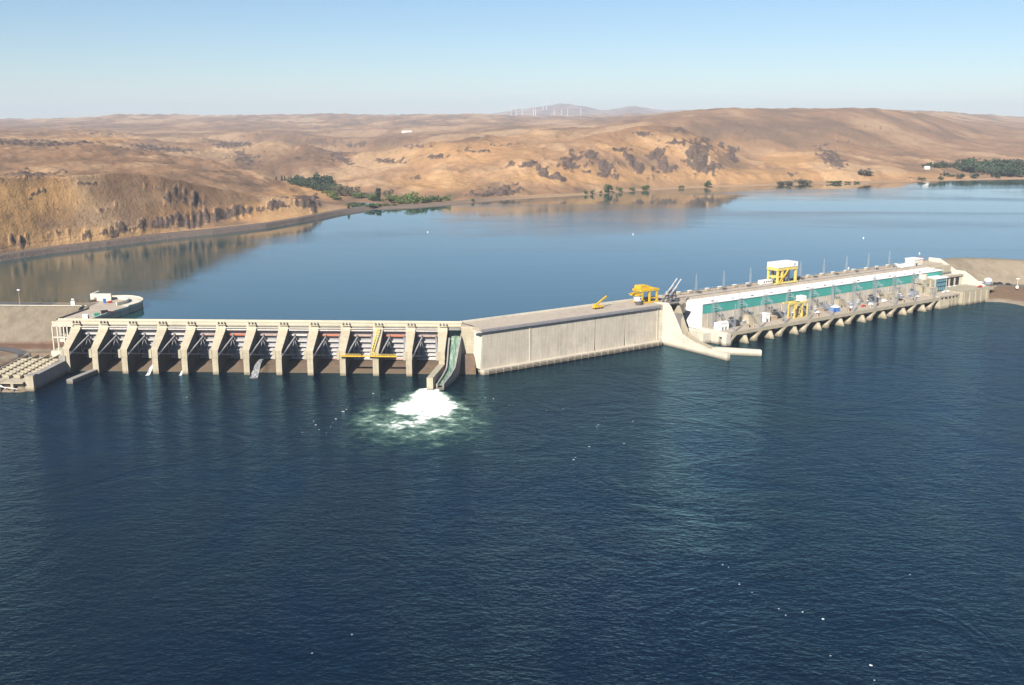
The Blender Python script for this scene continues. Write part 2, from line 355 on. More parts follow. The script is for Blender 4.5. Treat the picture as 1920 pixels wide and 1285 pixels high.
ROWS = [3, 5, 7, 30, 64, 30, 64, 44, 60, 34, 46, 8, 24, 4]
azs = np.linspace(ray(-690, HZ)[0], ray(2650, HZ)[0], 1080)
dsh = np.interp(azs, shz[:, 0], shz[:, 1])
lines = []
pxa = CX + np.tan(azs) * F / math.cos(PITCH)                     # column of each azimuth at the horizon row
zb = np.interp(pxa, [0, 600, 680, 760, 900, 1000, 2600], [30, 30, 29, 27.6, 27.6, 26.6, 26.4])
lines.append((dsh * 0.965, np.full_like(azs, 17.0)))
lines.append((dsh, np.full_like(azs, 25.0)))
wide = np.interp(pxa, [0, 520, 680, 2600], [0.42, 0.5, 1, 1])
lines.append((dsh + 14 * wide, zb)); lines.append((dsh + 38 * wide, zb + 0.3))
for k in range(8):
    A, D, Z = [], [], []
    for px in sorted(ST):
        d, py = ST[px][k]
        if py < 0: az = ray(px, 370)[0]; z = -py
        else: az, sl = ray(px, py); z = H + sl * d
        A.append(az); D.append(d); Z.append(z)
    A, D, Z = map(np.array, (A, D, Z))
    fine = np.linspace(A[0], A[-1], 3000); ker = np.hanning(61); ker /= ker.sum()
    sm = lambda V: np.interp(azs, fine, np.convolve(np.pad(np.interp(fine, A, V), 30, 'edge'), ker, 'valid'))
    lines.append((sm(D), sm(Z)))
lines.append((np.full_like(azs, 15500.), np.full_like(azs, 120.)))
am = np.array([ray(a, b)[0] for a, b in MOUNT]); zm = np.array([H + ray(a, b)[1] * 22000 for a, b in MOUNT])
lines.append((np.full_like(azs, 22000.), np.interp(azs, am, zm))); lines.append((np.full_like(azs, 24500.), np.full_like(azs, 20.)))
for k in range(4, len(lines)):                                   # ranges grow outward
    lines[k] = (np.maximum(lines[k][0], lines[k - 1][0] + 6), lines[k][1])
DD, ZZ, KK = [], [], []
for k, nr in enumerate(ROWS):
    for i in range(nr + (1 if k == len(ROWS) - 1 else 0)):
        t = i / nr; DD.append(lines[k][0] * (1 - t) + lines[k + 1][0] * t); ZZ.append(lines[k][1] * (1 - t) + lines[k + 1][1] * t); KK.append(k + t)
DD, ZZ, KK = np.array(DD), np.array(ZZ), np.array(KK)
k0 = sum(ROWS[:3])
for _ in range(9):                                              # round the breaks between terrain lines
    Zs = ZZ.copy(); Zs[1:-1] = (ZZ[:-2] + 2 * ZZ[1:-1] + ZZ[2:]) / 4
    wgt = np.where((KK < 3.2) | (KK > 11.5), 0.0, 1.0)[:, None]; ZZ = ZZ * (1 - wgt) + Zs * wgt
ZZ = ZZ - np.interp(pxa, [200, 420, 1000, 1150], [0, 1, 1, 0])[None] * 24 * (np.sin(np.clip((KK - 9.02) / 0.55, 0, 1) * math.pi) ** 2)[:, None]
TX = DD * np.sin(azs)[None]; TY = DD * np.cos(azs)[None]
amp = np.interp(KK, [0, 3, 3.3, 4, 5, 6, 7, 8, 9, 10, 11, 12, 14], [0, 0, 0.8, 3.0, 4.0, 5, 7, 7, 11, 12, 22, 20, 30])[:, None]
flat = ((TX > -330) & (TX < -60) & (DD < 1900)) * 1.0             # the delta and its pond stay level
for _ in range(6): flat[:, 1:-1] = (flat[:, :-2] + 2 * flat[:, 1:-1] + flat[:, 2:]) / 4
wl = np.interp(KK, [0, 6, 9, 11, 14], [90, 180, 420, 1100, 2500])[:, None]
ZN = amp * (fbm(TX / 210, TY / 210, 6) * np.exp(-((KK[:, None] - 5) / 4) ** 2) + fbm(TX / 760 + 4, TY / 760, 6) * (1 - np.exp(-((KK[:, None] - 5) / 4) ** 2)) * 1.5)
gul = ridged(TX / 150 + TY / 900, TY / 420, 4)
ZN -= np.interp(KK, [0, 3.2, 4, 6, 7, 8, 9.3, 10, 10.6, 14], [0, 0, 2.0, 6.0, 12.0, 9, 13, 6, 16, 0])[:, None] * (gul - 0.4)
ZN += np.interp(KK, [0, 3.2, 4, 6.5, 9, 10], [0, 0, 1.0, 2.0, 3.0, 0])[:, None] * fbm(TX / 32, TY / 32, 4)
TZ = ZZ + ZN * (1 - 0.93 * flat)
pond = (pxa > 640) & (pxa < 745)
TZ = np.where((KK > 2.0)[:, None] & ~pond[None], np.maximum(TZ, 26.0), TZ)
PXg, PYg = proj(np.stack([TX, TY, TZ], -1))
PATCH = [(70, 270, 80, 5, 0, 1), (0, 268, 40, 5, 0, .8), (40, 329, 60, 5, 0, 1), (100, 325, 20, 4, 0, .8), (66, 364, 17, 5, -25, .9), (60, 373, 9, 4, -10, .9), (165, 345, 22, 3.5, 0, 1), (195, 394, 11, 7, 0, 1), (228, 381, 12, 5, -20, .8),
 (325, 358, 22, 12, 0, .85), (350, 372, 42, 18, 12, .85), (300, 352, 30, 8, 0, .5), (28, 455, 34, 16, 0, 1.1), (105, 440, 45, 10, -8, .8), (215, 436, 24, 14, -10, 1), (270, 424, 16, 20, 0, 1.2), (310, 424, 26, 13, -8, 1), (352, 415, 34, 16, -8, 1.25), (395, 408, 26, 12, -8, 1.1),
 (432, 401, 28, 9, -10, 1), (475, 394, 26, 9, -8, 1), (525, 384, 34, 9, -8, 1.05), (560, 380, 22, 9, 0, 1), (590, 388, 7, 16, 10, 1.2), (435, 272, 34, 6, 0, 1), (320, 281, 60, 5, 0, .9), (270, 276, 30, 4, 0, .8), (670, 272, 26, 6, 0, .85), (780, 274, 28, 5, 0, .75), (820, 293, 24, 6, 0, .95), (735, 303, 30, 5, 0, .85), (460, 298, 24, 12, 20, .8), (645, 300, 30, 8, 25, .8), (560, 300, 14, 5, 0, .6), (890, 284, 24, 4, 0, .7), (950, 272, 30, 4, -5, .6), (600, 262, 40, 3, 0, .6), (200, 252, 60, 3, 0, .5), (1420, 250, 40, 4, 5, .45), (1600, 268, 40, 4, 5, .45), (1650, 240, 40, 4, 5, .4), (775, 336, 26, 3, 0, .5),
 (988, 309, 30, 6, -6, .95), (1080, 294, 40, 8, -8, .9), (1106, 291, 15, 7, 0, 1.2), (1070, 312, 28, 7, 6, 1), (1022, 326, 30, 8, 25, 1), (1050, 333, 22, 6, 25, .8), (1135, 314, 24, 13, 42, 1.1), (1128, 328, 16, 7, 0, .8), (1102, 322, 13, 4, 0, .8), (1194, 310, 24, 11, 45, 1), (1180, 300, 16, 7, 40, .8), (1232, 289, 20, 9, -25, 1.1), (1246, 313, 20, 12, 40, 1),
 (1290, 303, 22, 9, 30, .9), (1313, 296, 34, 22, 48, 1.15), (1335, 306, 20, 10, 45, 1), (1270, 266, 24, 5, -5, .9), (1273, 245, 10, 4, 0, 1.1), (1208, 252, 20, 4, 0, .9), (1167, 282, 22, 5, 0, .8), (1324, 274, 15, 12, 45, 1), (1372, 294, 15, 8, 45, 1), (1352, 271, 6, 7, 30, .9), (1375, 280, 12, 6, 0, .8), (1230, 320, 26, 5, 20, .6), (967, 344, 7, 4, 0, 1.2), (930, 362, 44, 7, -3, 1.15), (1561, 298, 30, 12, 38, 1), (1545, 292, 20, 6, 10, .8), (1619, 320, 12, 7, 0, .55), (1485, 329, 8, 4, 0, .6), (1510, 338, 14, 5, 0, .6), (1465, 344, 9, 4, 0, 1), (1600, 343, 14, 2.5, 0, .8), (1715, 339, 11, 2.5, 0, 1)]
rock = np.zeros_like(TZ)
band = np.interp(PXg, [150, 190, 270, 350, 430, 520, 575, 600], [446, 440, 424, 412, 401, 386, 380, 388]); bst = np.interp(PXg, [0, 90, 180, 200, 280, 300, 420, 470, 590, 605], [.3, .45, .55, .62, .72, .85, .88, .7, .85, 0])
jit = fbm(TX / 22, TY / 40, 4); jit2 = fbm(TX / 9 + 3, TY / 60, 3); sk = (TX - 0.35 * TY)
colm = fbm(azs[None] * 1300 / 5.0 + 0 * TX, TZ / 26 + TX / 60, 4); streak = fbm(sk / 14, (TY + 0.35 * TX) / 70 + 9, 4)
for (x, y, rx, ry, ro, s) in PATCH:
    c, sn = math.cos(R(ro)), math.sin(R(ro)); dx = PXg - x; dy = PYg - y
    e = np.hypot((dx * c + dy * sn) / (rx * 1.25), (-dx * sn + dy * c) / (ry * 1.25))
    rock = np.maximum(rock, s * np.exp(-1.1 * e ** 2))
nearm = (KK < 5.2)[:, None] * (pxa < 640)[None]
rock = np.maximum(rock * np.where(nearm, 0.74, 1.0), nearm * bst * np.exp(-((PYg - band) / np.interp(PXg, [200, 350, 600], [13, 15, 9])) ** 2))
rock = sstep(0.30, 0.80, rock + 0.34 * jit + np.where(nearm, 0.34 * colm + 0.16 * fbm(TX / 40, TY / 40, 5), 0.34 * streak + 0.16 * colm)) * (rock > 0.12) * (KK > 3.1)[:, None]
rock = np.clip(rock, 0, 1.2)
near = (KK < 5.2)[:, None] * (pxa < 640)[None]
TZ = TZ + rock * near * (0.5 + 4.0 * np.clip(colm, -1, 1)) + rock * (1 - near) * (KK < 9)[:, None] * (4.0 * jit + 5 * streak)
rip = np.where((KK < 3.05)[:, None], np.interp(pxa, [0, 640, 900, 1000, 2600], [1, 1, .75, .25, .15])[None], 0.0) * np.ones_like(TZ)
gold = np.zeros_like(TZ); brown = np.zeros_like(TZ)
gfar = ridged(TX / 520 + 3, TY / 1500, 4); fm_ = sstep(6.5, 9.5, KK)[:, None]
gg = gul * (1 - fm_) + gfar * fm_; gg = (gg - gg.mean()) / gg.std(); draw = np.clip(0.5 + 0.33 * gg + 0.22 * fbm(TX / 160, TY / 420, 4), 0, 1) * (KK > 3.1)[:, None]
def blob(A, L):
    for (x, y, rx, ry, s) in L:
        A[:] = np.maximum(A, s * sstep(1.3, 0.5, np.hypot((PXg - x) / rx, (PYg - y) / ry) + jit * 0.25))
blob(gold, [(60, 375, 120, 45, 1), (-120, 380, 150, 60, 1), (20, 420, 60, 25, .9), (330, 398, 60, 14, .8), (150, 445, 260, 22, .7), (500, 400, 110, 20, .75), (570, 360, 70, 18, .8), (1090, 330, 180, 20, .6), (860, 290, 180, 26, .45), (1400, 330, 220, 16, .55), (1480, 300, 60, 18, .6), (1250, 275, 150, 22, .4), (820, 340, 90, 22, .6), (1700, 332, 120, 9, .5), (200, 263, 60, 9, .6)])
blob(brown, [(230, 350, 70, 40, .8), (280, 400, 90, 30, .8), (120, 410, 60, 26, .5), (345, 360, 70, 40, .5), (540, 300, 110, 32, .75), (120, 300, 240, 18, .35), (700, 262, 260, 14, .3), (420, 345, 110, 26, .3), (1420, 225, 260, 14, .35), (1700, 262, 240, 24, .25), (1250, 228, 120, 10, .3), (100, 245, 400, 12, .25)])
def hill_material():
    m, n, b = mat('dry_grass_and_basalt'); p = geo(n)
    at_ = lambda k: (lambda a: (setattr(a, 'attribute_name', k), a.outputs['Fac'])[1])(n.nodes.new('ShaderNodeAttribute'))
    big = ramp(n, noise(n, p, 0.0035, 6, 0.65, 0.6), [(0.34, (0, 0, 0)), (0.68, (1, 1, 1))])
    c = mixc(n, big, (0.3451, 0.2055, 0.115), (0.2192, 0.1312, 0.081))
    c = mixc(n, mth(n, 'MULTIPLY', ramp(n, noise(n, mapped(n, p, (1, 0.5, 1)), 0.012, 5, 0.7), [(0.5, (0, 0, 0)), (0.7, (1, 1, 1))]), 0.6), c, (0.1772, 0.1225, 0.0782))
    c = mixc(n, mth(n, 'MULTIPLY', ramp(n, noise(n, mapped(n, p, (1, 0.35, 1)), 0.009, 5, 0.7), [(0.56, (0, 0, 0)), (0.72, (1, 1, 1))]), 0.7), c, (0.4384, 0.2799, 0.1656))
    dr = at_('draw')
    c = mixc(n, mth(n, 'MULTIPLY', ramp(n, dr, [(0.58, (0, 0, 0)), (0.95, (1, 1, 1))]), 0.62), c, (0.135, 0.098, 0.07))
    c = mixc(n, mth(n, 'MULTIPLY', ramp(n, dr, [(0.08, (1, 1, 1)), (0.40, (0, 0, 0))]), 0.55), c, (0.50, 0.34, 0.20))
    c = mixc(n, mth(n, 'MULTIPLY', at_('gold'), 0.72), c, mixc(n, noise(n, p, 0.03, 5, 0.7), (0.60, 0.335, 0.135), (0.45, 0.26, 0.11)))
    c = mixc(n, mth(n, 'MULTIPLY', at_('brown'), 0.8), c, mixc(n, noise(n, p, 0.03, 5, 0.7), (0.1213, 0.0717, 0.0478), (0.1959, 0.1182, 0.0736)))
    shr = ramp(n, noise(n, p, 0.16, 4, 0.7), [(0.55, (0, 0, 0)), (0.66, (1, 1, 1))])
    c = mixc(n, mth(n, 'MULTIPLY', shr, 0.5), c, (0.1119, 0.0787, 0.0506))
    rk = mixc(n, ramp(n, noise(n, mapped(n, p, (1, 1, 0.35)), 0.22, 5, 0.75), [(0.35, (0, 0, 0)), (0.65, (1, 1, 1))]), (0.042, 0.0376, 0.0414), (0.1399, 0.1007, 0.0828))
    rk = mixc(n, ramp(n, noise(n, mapped(n, p, (1.2, 1.2, 0.15)), 0.3, 5, 0.75), [(0.5, (0, 0, 0)), (0.68, (1, 1, 1))]), rk, (0.2425, 0.153, 0.092))
    brk = noise(n, mapped(n, p, (1, 0.7, 0.5)), 0.10, 6, 0.75)
    c = mixc(n, ramp(n, mth(n, 'ADD', at_('rock'), mth(n, 'MULTIPLY', mth(n, 'SUBTRACT', brk, 0.5), 2.6)), [(0.40, (0, 0, 0)), (0.72, (0.95, 0.95, 0.95))]), c, rk)
    c = mixc(n, mth(n, 'MULTIPLY', at_('rip'), 0.95), c, mixc(n, noise(n, p, 0.5, 5, 0.75), (0.07, 0.0578, 0.0552), (0.1959, 0.1575, 0.138)))
    n.links.new(c, b.inputs['Base Color']); b.inputs['Roughness'].default_value = 1.0; b.inputs['Specular IOR Level'].default_value = 0.1
    bump(n, b, mth(n, 'ADD', noise(n, p, 0.05, 6, 0.65), mth(n, 'MULTIPLY', noise(n, p, 0.4, 4, 0.7), 0.15)), 0.8, 3.2)
    return m
HILLM = hill_material()
tag(grid_object('hills', np.stack([TX, TY, TZ], -1), HILLM, dict(rock=rock, rip=rip, gold=gold, brown=brown, draw=draw)), 'dry tan hills with dark basalt outcrops beyond the reservoir', kind='structure')
PXg, PYg = proj(np.stack([TX, TY, TZ], -1))
def on_hills(px, py, k_lo=1.0, k_hi=14):
    """the nearest terrain point that the photograph shows at px, py"""
    az = ray(px, py)[0]; j = int(np.argmin(np.abs(azs - az)))
    col = PYg[:, j]; ok = np.where((col <= py) & (KK >= k_lo) & (KK <= k_hi))[0]
    i = ok[0] if len(ok) else int(np.argmin(np.abs(col - py)))
    return Vector((TX[i, j], TY[i, j], TZ[i, j]))

# ------------------------------------------------------------------ the reservoir sheet
lk = [(-1500, 900), (-1500, 560)]
lk += [SP(u, 84).xy[:] for u in (-700, -400, -143)] + [SP(-130, 6).xy[:], SP(131, 6).xy[:], PH(-188, 50).xy[:], PH(300, 50).xy[:]]
lk += [(420, 985), (460, 990), (520, 960), (700, 880), (1100, 700), (2600, 700), (3600, 2600), (2600, 3200), (-1500, 3200)]
r_ = MB(); r_.add([(x, y, 25) for x, y in lk], [tuple(range(len(lk)))])
ro = r_.build('reservoir', lake_material()); tag(ro, 'calm blue reservoir above the dam', kind='structure')
bm = bmesh.new(); bm.from_mesh(ro.data); bmesh.ops.triangulate(bm, faces=bm.faces); bm.to_mesh(ro.data); bm.free()

# ------------------------------------------------------------------ left bank: embankment, terrace, river bank
def earth_material(name, slope, low):
    m, n, b = mat(name); p = geo(n)
    a = n.nodes.new('ShaderNodeAttribute'); a.attribute_name = 'kind_mask'
    g1 = mixc(n, noise(n, p, 0.9, 6, 0.8), tuple(x * 0.55 for x in slope), tuple(x * 1.45 for x in slope))
    g1 = mixc(n, mth(n, 'MULTIPLY', ramp(n, noise(n, p, 0.05, 4, 0.6), [(0.4, (0, 0, 0)), (0.7, (1, 1, 1))]), 0.5), g1, tuple(x * 0.85 for x in slope))
    g2 = mixc(n, noise(n, p, 0.25, 6, 0.8), tuple(x * 0.6 for x in low), tuple(x * 1.45 for x in low))
    g1 = mixc(n, mth(n, 'MULTIPLY', ramp(n, noise(n, mapped(n, p, (1, 0.4, 1)), 0.10, 5, 0.75), [(0.46, (0, 0, 0)), (0.62, (1, 1, 1))]), 0.5), g1, tuple(x * 0.6 for x in slope))
    c = mixc(n, a.outputs['Fac'], g1, g2)
    n.links.new(c, b.inputs['Base Color']); b.inputs['Roughness'].default_value = 1.0; b.inputs['Specular IOR Level'].default_value = 0.1
    bump(n, b, noise(n, p, 0.9, 5, 0.75), 0.8, 0.5); return m
def leftz(u, v):
    z = np.interp(v, [-120, -92, -84, -70, -10, 20, 24, 58, 76, 94, 112], [-4, -2, 3.5, 7.6, 8.8, 10.5, 12.0, 29.5, 29.5, 22, 14])
    low = v < 40
    inlet = sstep(-131, -118, u) * (v < 22)                        # falls away beside the training wall
    ladder = sstep(-161, -157, u) * (v < -4) * (v > -62)
    z = np.where(v < -62, np.interp(v, [-90, -72, -66, -62], [-5, -4, 1, 5]), z)
    return z - inlet * 14 - ladder * 3.4 - sstep(-142.5, -139, u) * (v >= 22) * 13
us = np.concatenate([np.linspace(-900, -240, 60), np.linspace(-236, -121, 90)]); vs = np.linspace(-120, 112, 158)
UU, VV = np.meshgrid(us, vs); ZL = leftz(UU, VV)
ZL = ZL + 0.5 * fbm(UU / 9, VV / 9, 4) * ((VV < 56) | (VV > 78)) * sstep(-121, -130, UU)
cs, sn = math.cos(SPR), math.sin(SPR)
mask = sstep(25, 19, VV + 1.5 * fbm(UU / 8, VV / 8, 3))
mask = np.where(VV < 8, np.clip(0.25 + 0.5 * fbm(UU / 14, VV / 10, 4), 0, 0.6), mask)
tag(grid_object('left_bank', np.stack([SPC.x + UU * cs - VV * sn, SPC.y + UU * sn + VV * cs, ZL], -1), earth_material('gravel_and_brush_left', (0.24, 0.20, 0.148), (0.16, 0.095, 0.065)), dict(kind_mask=mask)), 'gravel embankment and brown terrace left of the spillway', kind='structure')
def ribbon(name, pts, width, m, label, lift=0.06, zf=None):
    """a road sheet that follows the ground"""
    P = []; W = []
    for i in range(len(pts) - 1):
        for t in np.linspace(0, 1, 8, endpoint=False): P.append([pts[i][k] * (1 - t) + pts[i + 1][k] * t for k in range(2)])
    P.append(pts[-1][:2]); P = np.array(P)
    for _ in range(6): P[1:-1] = (P[:-2] + 2 * P[1:-1] + P[2:]) / 4
    T = np.gradient(P, axis=0); T /= np.linalg.norm(T, axis=1)[:, None]; Nn = np.stack([-T[:, 1], T[:, 0]], 1)
    g = np.stack([P + Nn * s for s in np.linspace(-width / 2, width / 2, 5)], 1)
    z = zf(g[..., 0], g[..., 1]) + lift
    return tag(grid_object(name, np.concatenate([g, z[..., None]], -1), m), label, kind='structure')
def left_world(x, y):
    dx = x - SPC.x; dy = y - SPC.y; return leftz(dx * cs + dy * sn, -dx * sn + dy * cs)
Lp = lambda u, v: SP(u, v).xy[:]
lw2 = lambda x, y: left_world(x, y) + 0.35
ribbon('crest_road', [Lp(-900, 67), Lp(-400, 67), Lp(-141, 67)], 13, M['asphalt'], 'dark road along the crest of the left embankment', 0.08, left_world)
road_c = [at(px, py, 10).xy[:] for px, py in ((-190, 641), (-60, 650), (0, 654), (25, 657), (42, 661), (49, 667), (43, 673), (25, 679), (0, 684), (-60, 697), (-190, 720))]
ribbon('access_road', road_c, 7.5, M['asphalt'], 'grey access road bending below the left embankment', 0.35, lw2)

# ------------------------------------------------------------------ right bank
RB = [  # rows of the bank from the water up over the embankment into the reservoir
 [(424, 898, -3), (440, 896, -3), (450, 884, -3), (452, 868, -3), (470, 830, -3), (560, 740, -3), (900, 560, -3), (2000, 200, -3)],
 [(428, 903, 0.4), (442, 901, 0.4), (450, 890, 0.4), (453, 873, 0.4), (474, 836, 0.4), (565, 746, 0.4), (905, 566, 0.4), (2005, 206, 0.4)],
 [(428, 907, 2.2), (444, 905, 2.2), (455, 893, 2.2), (459, 876, 2.2), (481, 840, 2.2), (570, 752, 2.2), (910, 572, 2.2), (2010, 212, 2.2)],
 [(431, 929, 9.2), (446, 930, 9.6), (461, 929, 9.8), (478, 922, 9.8), (520, 890, 9.8), (610, 800, 9.8), (940, 620, 9.8), (2030, 260, 9.8)],
 [(432, 931, 9.8), (446, 932, 10), (462, 931, 10), (479, 924, 10), (522, 892, 10), (612, 802, 10), (942, 622, 10), (2032, 262, 10)],
 [(432, 938, 10), (447, 940, 10), (464, 939, 10), (483, 931, 10), (527, 898, 10), (617, 808, 10), (947, 628, 10), (2037, 268, 10)],
 [(432, 940, 10.6), (447, 942, 10.6), (465, 941, 10.6), (485, 933, 10.6), (529, 900, 10.6), (619, 810, 10.6), (949, 630, 10.6), (2039, 270, 10.6)],
 [(396, 953, 29.5), (433, 973, 29.5), (462, 968, 29.5), (492, 953, 29.5), (545, 925, 29.5), (640, 840, 29.5), (970, 655, 29.5), (2050, 300, 29.5)],
 [(392, 960, 29.6), (433, 981, 29.6), (466, 977, 29.6), (498, 962, 29.6), (553, 934, 29.6), (650, 850, 29.6), (980, 665, 29.6), (2060, 310, 29.6)],
 [(385, 985, 20), (430, 1003, 20), (476, 998, 20), (512, 984, 20), (570, 955, 20), (668, 870, 20), (1000, 690, 20), (2080, 335, 20)]]
def densify(rows, nr, nc):
    A = np.array(rows, float); B = []
    for r in A:
        dd = np.r_[0, np.cumsum(np.hypot(*np.diff(r[:, :2], axis=0).T))]; s = dd[-1] * np.linspace(0, 1, nc) ** 2.2
        q = np.stack([np.interp(s, dd, r[:, k]) for k in range(3)], 1)
        for _ in range(5): q[1:-1] = (q[:-2] + 2 * q[1:-1] + q[2:]) / 4
        B.append(q)
    B = np.array(B); out = []; lab = []
    for i in range(len(B) - 1):
        for t in np.linspace(0, 1, nr, endpoint=False): out.append(B[i] * (1 - t) + B[i + 1] * t); lab.append(i + t)
    out.append(B[-1]); lab.append(len(B) - 1.0); return np.array(out), np.array(lab)
RG, RL = densify(RB, 8, 170)
nz = fbm(RG[..., 0] / 6, RG[..., 1] / 6, 4) * 0.45 * (((RL > 0.6) & (RL < 3)) | ((RL > 6) & (RL < 7)))[:, None]; RG[..., 2] += nz
mk = np.interp(RL, [0, 1.9, 2.05, 3.2, 3.6, 5.0, 6.0, 9], [0, 0, 1, 1, 0, 0, 0, 0])[:, None] * np.ones(RG.shape[:2])
tag(grid_object('right_bank', RG, earth_material('gravel_and_brush_right', (0.255, 0.21, 0.155), (0.15, 0.10, 0.068)), dict(kind_mask=mk)), 'gravel embankment and brown river bank at the right end', kind='structure')
rr_ = np.stack([RG[(RL >= 4) & (RL <= 5)][:, :, 0], RG[(RL >= 4) & (RL <= 5)][:, :, 1], RG[(RL >= 4) & (RL <= 5)][:, :, 2] + 0.06], -1)
tag(grid_object('bank_road', rr_, M['asphalt']), 'grey road at the foot of the right embankment', kind='structure')

# ------------------------------------------------------------------ spillway
RIGHT = [-121.3, -102.7, -83.5, -63.5, -44.3, -24.3, -4.0, 17.0, 37.3, 58.3, 79.6, 101.0, 122.0]   # right faces of the thirteen piers
spw = thing('spillway', 'long pale concrete spillway with thirteen sloping piers under a straight road bridge', 'spillway', SPC, SPR)
d = MB(); d.box(-141, 130.8, 0, 8.5, 28.3, 29.5); d.box(-141, 130.8, 8.52, 8.95, 28.3, 30.6); d.box(-141, 130.8, -0.32, -0.02, 28.9, 30.2)
d.build('bridge_deck', M['bridge'], spw)
d = MB(); d.box(-121, 130.5, 0.6, 1.6, 26.2, 28.3); d.box(-121, 130.5, 6.2, 7.2, 26.2, 28.3); d.build('bridge_girder', M['grey_conc'], spw)
d = MB(); d.box(-121.2, 122, -1.6, -0.34, 27.0, 27.35); d.build('gate_walkway', M['white_conc'], spw)
for i, ur in enumerate(RIGHT):
    b = MB()
    P = [(-0.35, 28.85), (-2.4, 25.6), (-20.0, 16.0), (-20.0, 10.9), (-0.35, 10.9)]
    L = [6.5, 6.2, 4.5, 4.5, 5.2]
    b.loft([(ur - l, y, z) for (y, z), l in zip(P, L)], [(ur, y, z) for y, z in P])
    b.box(ur - 5.7, ur - 4.0, -20.25, -15.2, 10.7, 16.15)
    b.box(ur - 4.0, ur - 0.25, -19.8, -0.2, -3, 10.95)
    b.box(ur - 5.0, ur, -0.3, 13, -3, 28.25)
    b.xy([(ur - 5.0, 13), (ur - 3.4, 15.5), (ur - 1.6, 15.5), (ur, 13)], 8, 28.25)
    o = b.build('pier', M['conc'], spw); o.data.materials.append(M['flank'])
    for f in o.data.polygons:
        if abs(f.normal.x) > 0.8 and f.center.z < 27: f.material_index = 1          # bay shade is painted into the colour of both pier flanks
b = MB(); b.yz([(-14, -3), (-14, -0.4), (-12, 0.5), (-8, 2.3), (-4, 4.2), (0, 5.1), (3.5, 5.1), (6, 3), (8, -3)], -121.4, 121.6); b.build('weir_crest', M['rusty'], spw)
b = MB(); b.hexa([(130.4, -15.0, -3), (141.6, -15.0, -3), (141.0, -3, -3), (131.0, -3, -3), (132.2, -5.6, 11.5), (140.0, -5.6, 11.5), (140.0, -3, 11.5), (132.2, -3, 11.5)])
b.build('stained_footing', M['rusty'], spw)['label'] = 'rust stained footing at the water'
b = MB(); b.box(131.2, 140.6, -3.1, 9, -3, 29.3); b.build('end_block', M['conc'], spw)
# training wall and low guide walls run down to the river
g = thing('training_wall', 'long dark sided concrete wall running from the left spillway end into the river', 'wall', SPC, SPR)
b = MB(); b.box(-128.2, -124.2, -62.5, -20.5, -3, 8.6); b.box(-128.3, -124.1, -20.45, 8, -3, 12); b.box(-128.25, -124.15, -62.8, -57, 8.6, 9.4); b.build('wall', M['grey_conc'], g)
b = MB(); b.box(-128.4, -123.2, -64.5, -62.7, -3, 9.3); b.build('end_pier', M['conc'], g)
b = MB(); b.hexa([(-112, -46, -3), (-108, -46, -3), (-103.0, -14, -3), (-107.0, -14, -3), (-112, -46, 2.8), (-108, -46, 2.8), (-103.0, -14, 2.8), (-107.0, -14, 2.8)])
o = b.build('guide_wall', M['grey_conc'], None, False, SPC, SPR); tag(o, 'low concrete guide wall lying in the water at the second pier from the left', 'wall', 'guide walls of the spillway')
b = MB(); b.hexa([(114.4, -55, -3), (118.2, -55, -3), (121.8, -20, -3), (117.6, -20, -3), (114.4, -55, 8.2), (118.2, -55, 8.2), (121.8, -20, 8.2), (117.6, -20, 8.2)])
o = b.build('guide_wall', M['conc'], None, False, SPC, SPR); tag(o, 'tall thick guide wall beside the sluice chute with pale square end', 'wall', 'guide walls of the spillway')

